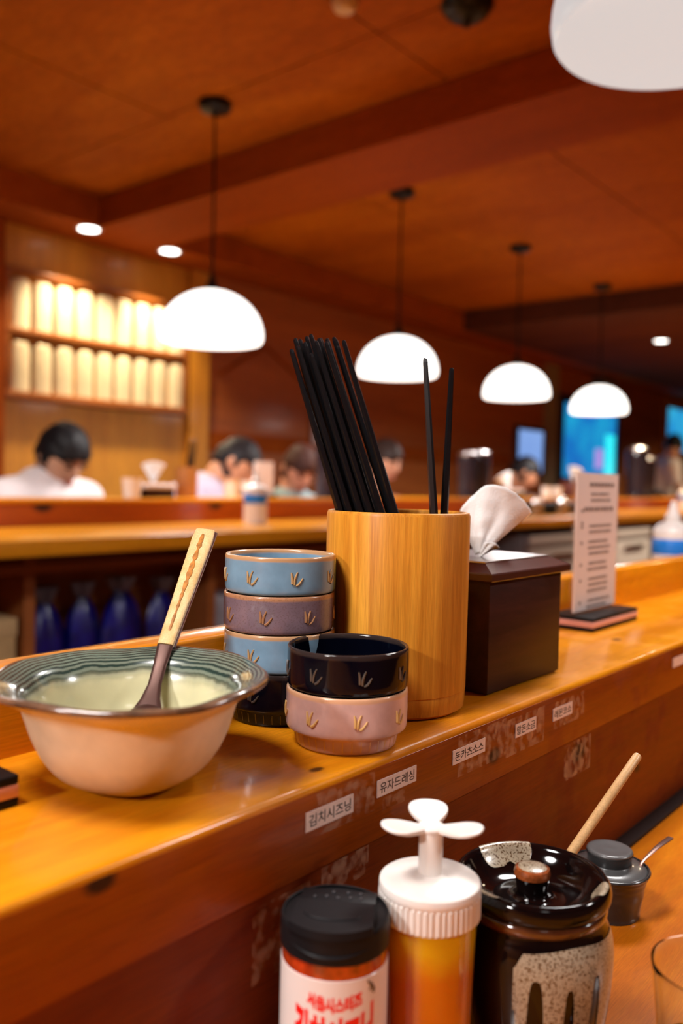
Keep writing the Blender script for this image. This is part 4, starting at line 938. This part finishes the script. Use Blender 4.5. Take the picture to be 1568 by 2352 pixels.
# ------------------------------------------------------------------ screens and panels on the end wall
def screen_mat(name, c1, c2, c3, s, scale):
    m, t, b = nt(name); N = t.nodes; L = t.links
    tc = N.new('ShaderNodeTexCoord'); n_ = N.new('ShaderNodeTexNoise'); n_.inputs['Scale'].default_value = scale; n_.inputs['Detail'].default_value = 2; L.new(tc.outputs['Object'], n_.inputs['Vector'])
    r = N.new('ShaderNodeValToRGB'); r.color_ramp.elements[0].position = .35; r.color_ramp.elements[1].position = .65
    r.color_ramp.elements[0].color = (*c1, 1); r.color_ramp.elements[1].color = (*c2, 1); x_ = r.color_ramp.elements.new(.8); x_.color = (*c3, 1)
    L.new(n_.outputs['Fac'], r.inputs['Fac']); L.new(r.outputs['Color'], b.inputs['Emission Color']); setp(b, Emission_Strength=s, Base_Color=(.01, .01, .01), Roughness=.2); return m
def wall_screen(name, x0, x1, z0, z1, mat, fr, label, cat, fw=.05):
    e = empty(name, ((x0 + x1) / 2, Y1 - .005, z0), 0, label, cat)
    a, b_ = (x1 - x0) / 2, z1 - z0
    bxo('screen', -a, a, -.022, -.014, 0, b_, mat, e)
    bm = bmesh.new()
    box(bm, -a - fw, -a, -.036, 0, -fw, b_ + fw); box(bm, a, a + fw, -.036, 0, -fw, b_ + fw); box(bm, -a, a, -.036, 0, -fw, 0); box(bm, -a, a, -.036, 0, b_, b_ + fw)
    link_bm('frame', bm, fr, e, smooth=False)
    return e
s1 = wall_screen('display_screen', 7.60, 8.88, 1.13, 1.84, screen_mat('cyan_screen', (.01, .20, .75), (.02, .55, .95), (.30, .62, .95), .65, 2.2), M_DARKFRAME, 'large glowing blue display screen with black frame on the back wall', 'screen', .07)
bxo('cyan_strip', .36, .60, -.026, -.023, .02, .46, emit('cyan_glow', (0, .85, .95), 1.0), s1)
bxo('pink_patch', .12, .30, -.026, -.023, .10, .30, emit('pink_glow', (.45, .30, .85), .8), s1)
wall_screen('wall_poster_light', 6.71, 7.19, 1.16, 1.53, screen_mat('pale_blue_pane', (.20, .36, .80), (.30, .48, .90), (.4, .55, .9), .85, 1.5), simple('dim_frame', (.05, .02, .01), .5), 'small pale blue lit panel left of the large screen', 'light panel', .03)
wall_screen('framed_screen', 10.42, 11.6, 1.50, 2.02, screen_mat('blue_sea_screen', (.02, .35, .85), (.05, .60, .95), (.35, .50, .75), .7, 2.5), simple('orange_frame', (.55, .20, .03), .5), 'blue lit screen in an orange wood frame at the right edge', 'screen', .13)
st(bxo('trim_4', 7.24, 7.50, Y1 - .02, Y1, 0, ZB, simple('beige_pilaster', (.34, .26, .16), .6)))
tag(bxo('wall_heater', 8.25, 8.60, Y1 - .14, Y1 - .002, 1.90, 2.14, simple('grey_unit', (.22, .17, .15), .5), None, .01), 'dull grey wall unit above the large blue screen', 'wall unit')

# ------------------------------------------------------------------ people
def blob(bm, c, r, rot=None, seg=14):
    b_ = bmesh.new(); bmesh.ops.create_uvsphere(b_, u_segments=seg * 2, v_segments=seg, radius=1)
    m_ = Matrix.Translation(Vector(c)) @ (rot.to_4x4() if rot else Matrix.Identity(4)) @ Matrix.Diagonal((*r, 1)); merge(bm, b_, m_)
def limb(bm, pts, rad, seg=12):
    P = [Vector(p) for p in pts]
    for i in range(len(P) - 1):
        n_ = max(2, int((P[i + 1] - P[i]).length / .03)); tube(bm, [P[i].lerp(P[i + 1], k / n_) for k in range(n_ + 1)], [rad[i] + (rad[i + 1] - rad[i]) * k / n_ for k in range(n_ + 1)], seg)
    for p, r in zip(P, rad): blob(bm, p, (r, r, r), None, 6)
def remeshed(name, bm, mat, parent, voxel, smooth=3):
    o = link_bm(name, bm, mat, parent)
    md = o.modifiers.new('r', 'REMESH'); md.mode = 'VOXEL'; md.voxel_size = voxel; md.use_smooth_shade = True
    m2 = o.modifiers.new('s', 'SMOOTH'); m2.factor = .5; m2.iterations = smooth
    dg = bpy.context.evaluated_depsgraph_get(); dg.update()
    me = bpy.data.meshes.new_from_object(o.evaluated_get(dg)); o.modifiers.clear(); old = o.data; o.data = me; bpy.data.meshes.remove(old)
    return o
M_EYE = simple('dark_eye', (.01, .008, .006), .2); M_LIP = simple('lips', (.45, .14, .10), .5)
def person(x, y, yaw, head, nod, turn, roll, skin, shirt, hair, label, seat=.46, shoulder=.93, lean=-.16, hairlen=0.0, standing=False, sw=.185):
    """head: centre of the head in the person's frame (x right, -y towards the counter, z up)"""
    e = empty('person', (x, y, 0), yaw, label, 'person')
    ms_ = simple('skin', skin, .5, Subsurface_Weight=.1, Subsurface_Radius=(.01, .004, .002)); mc = simple('shirt', shirt, .85, bump=.1); mh = simple('hair', hair, .55, Specular_IOR_Level=.25)
    mtr = simple('trousers', (.03, .03, .045), .9)
    Hd = Vector(head)
    sz = seat if not standing else .86
    pel = Vector((0, .05, sz + .10)); ch = Vector((0, lean * .55 + .03, (sz + .10) * .4 + shoulder * .6)); nk = Vector((Hd.x * .45, lean * .9, shoulder + .03))
    Q = Matrix.Rotation(turn, 3, 'Z') @ Matrix.Rotation(roll, 3, 'Y') @ Matrix.Rotation(nod, 3, 'X')   # nod > 0 bows the face down
    def hp(p): return Hd + Q @ Vector(p)
    body = bmesh.new()
    limb(body, [pel, ch, Vector((0, lean * .8, shoulder - .03))], [.135, .14, .115])
    base = hp((0, .035, -.07))
    limb(body, [Vector((0, lean * .85, shoulder - .02)), nk, base], [.085, .058, .054])
    sh_ = {}
    for s in (-1, 1):
        S_ = Vector((s * sw, lean * .8, shoulder - .035)); El = Vector((s * (sw + .03), lean - .02, shoulder - .19)); Wr = Vector((s * .10, lean - .10 - .06, .80 if not standing else shoulder - .30))
        limb(body, [Vector((s * .06, lean * .8, shoulder - .02)), S_], [.08, .062]); limb(body, [S_, El], [.055, .042]); limb(body, [El, Wr], [.042, .027])
        pdir = (Wr - El).normalized(); hc = Wr + pdir * .045
        blob(body, hc, (.036, .042, .018), pdir.to_track_quat('Y', 'Z').to_matrix())
        side_ = pdir.cross(Vector((0, 0, 1))).normalized()
        for k, (off, ln_) in enumerate(((-.027, .060), (-.009, .070), (.009, .066), (.026, .052))):
            b0 = hc + pdir * .03 + side_ * off; b1 = b0 + pdir * ln_ * .5 + Vector((0, 0, -.006)); b2 = b1 + pdir * ln_ * .35 + Vector((0, 0, -.020))
            limb(body, [b0, b1, b2], [.0095, .0088, .0075], 8)
        t0 = hc - side_ * s * -.028 * 1.0 - pdir * .01; limb(body, [t0, t0 + side_ * s * .028 + pdir * .03, t0 + side_ * s * .034 + pdir * .052], [.012, .010, .0085], 8)
        hip = Vector((s * .09, .05, sz + .08))
        if standing: Kn = Vector((s * .10, .02, .46)); An = Vector((s * .10, .06, .08)); Ft = Vector((s * .10, -.08, .035))
        else: Kn = Vector((s * .11, -.34, sz + .04)); An = Vector((s * .11, -.30, .09)); Ft = Vector((s * .12, -.42, .035))
        limb(body, [hip, Kn], [.088, .058]); limb(body, [Kn, An], [.056, .036]); limb(body, [An, Ft], [.038, .032])
        sh_[s] = (S_, El, hip, Kn, An)
    # head
    hb = bmesh.new(); bmesh.ops.create_uvsphere(hb, u_segments=40, v_segments=28, radius=1)
    for v in hb.verts:
        c = v.co.copy(); X_, Y_, Z_ = c.x * .074, c.y * .094, c.z * .112
        if c.z < -.1: k = min(1, (-c.z - .1) / .9); X_ *= 1 - .30 * k; Y_ += -.012 * k; Y_ *= 1 - .06 * k
        if c.y < -.6: Y_ *= .96
        d = math.hypot(c.x / .22, (c.z + .12) / .30)
        if c.y < 0 and d < 1: Y_ -= .020 * (1 - d) ** .8          # nose
        for s in (-1, 1):
            d2 = math.hypot((c.x - s * .42) / .22, (c.z - .06) / .14)
            if c.y < 0 and d2 < 1: Y_ += .007 * (1 - d2)            # eye sockets
        v.co = Vector((X_, Y_, Z_))
    for s in (-1, 1): blob(hb, (s * .076, .008, -.008), (.010, .020, .031), None, 8)
    merge(body, hb, Matrix.Translation(Hd) @ Q.to_4x4())
    remeshed('body', body, ms_, e, .0075, 2)
    # shirt
    sb = bmesh.new()
    limb(sb, [pel, ch, Vector((0, lean * .8, shoulder - .035))], [.160, .165, .130])
    for s in (-1, 1):
        S_, El = sh_[s][0], sh_[s][1]
        limb(sb, [Vector((s * .055, lean * .8, shoulder - .025)), S_], [.090, .078]); limb(sb, [S_, S_.lerp(El, .80)], [.076, .062])
    remeshed('shirt', sb, mc, e, .011, 6)
    tbm = bmesh.new()
    for s in (-1, 1):
        _, _, hip, Kn, An = sh_[s]; limb(tbm, [pel, hip], [.150, .115]); limb(tbm, [hip, Kn], [.108, .078]); limb(tbm, [Kn, An], [.076, .052])
    remeshed('trousers', tbm, mtr, e, .014, 4)
    # hair
    hr = bmesh.new(); bmesh.ops.create_uvsphere(hr, u_segments=56, v_segments=36, radius=1)
    for v in hr.verts:
        c = v.co.copy(); n_ = noise.noise(c * 3.2 + Vector((x, 0, 0))) * .06 + noise.noise(c * 11) * .025
        face = c.y < .12 and c.z < .40 - .25 * abs(c.x) and abs(c.x) < .96
        back = c.z < -.35 - hairlen
        k = 1.05 + n_
        if face: k = .86
        if back: k = min(k, .86)
        v.co = Vector((c.x * .080 * k, c.y * .099 * k, c.z * .116 * k))
    merge_h = bmesh.new(); merge(merge_h, hr, Matrix.Translation(Hd) @ Q.to_4x4())
    link_bm('hair', merge_h, mh, e, sharp=180)
    for s in (-1, 1):
        eb = bmesh.new(); blob(eb, hp((s * .031, -.083, .008)), (.011, .006, .005), Q, 6); link_bm('eye', eb, M_EYE, e)
        eb = bmesh.new(); tube(eb, [hp((s * .014, -.090, .024)), hp((s * .032, -.089, .029)), hp((s * .050, -.080, .024))], [.0025, .0035, .002], 6); link_bm('eyebrow', eb, mh, e)
    mb = bmesh.new(); blob(mb, hp((0, -.084, -.062)), (.021, .007, .006), Q, 8); link_bm('mouth', mb, M_LIP, e)
    return e
R_ = math.radians
bn = empty('long_bench', (4.0, 2.95, 0), label='dark wooden bench along the far counter, under the seated customers', cat='bench')
at(bxo('bench_seat', .9, 6.2, 2.74, 3.06, .35, .388, M_CAB, bn, .006), bn)
for x in (1.0, 2.3, 3.6, 4.9, 6.1): at(bxo('bench_leg', x - .03, x + .03, 2.78, 3.0, 0, .35, M_CAB, bn), bn)
SK = (.62, .33, .20)
person(1.645, 2.90, 0, (.02, -.24, 1.110), R_(38), R_(4), R_(-3), (.58, .32, .20), (.78, .70, .70), (.006, .005, .006), 'seated person in a white top with thick black hair, head bowed over the counter', shoulder=.985, lean=-.20, sw=.16)
person(2.36, 2.90, R_(8), (.11, -.24, 1.105), R_(34), R_(34), R_(12), (.78, .36, .20), (.62, .54, .68), (.018, .014, .016), 'seated person in a pale lavender shirt, dark short hair, looking down to the side', shoulder=.975, lean=-.18, sw=.155)
person(2.955, 2.90, R_(-6), (-.02, -.22, 1.095), R_(36), R_(-14), R_(4), (.75, .36, .23), (.30, .42, .45), (.055, .018, .012), 'seated person with brown hair and grey teal top behind the far counter', shoulder=.93, lean=-.17, hairlen=.25, sw=.15)
person(3.60, 2.90, R_(-4), (-.01, -.20, 1.15), R_(20), R_(10), 0, (.75, .38, .25), (.30, .10, .05), (.03, .015, .012), 'seated person mostly hidden behind the leaning chopstick bundle', shoulder=.93, lean=-.15)
person(5.22, 2.92, R_(-20), (-.02, -.24, 1.12), R_(34), R_(60), R_(8), (.72, .34, .20), (.10, .05, .04), (.012, .010, .012), 'distant seated person with black hair and dark clothes, head bent, above the near tissue', shoulder=.93, lean=-.18)
person(7.95, 2.82, R_(30), (-.04, -.12, 1.43), R_(20), R_(70), 0, (.60, .32, .20), (.72, .66, .64), (.006, .006, .006), 'distant standing person in pale grey clothes with black hair at the right edge', shoulder=1.27, lean=-.10, standing=True)
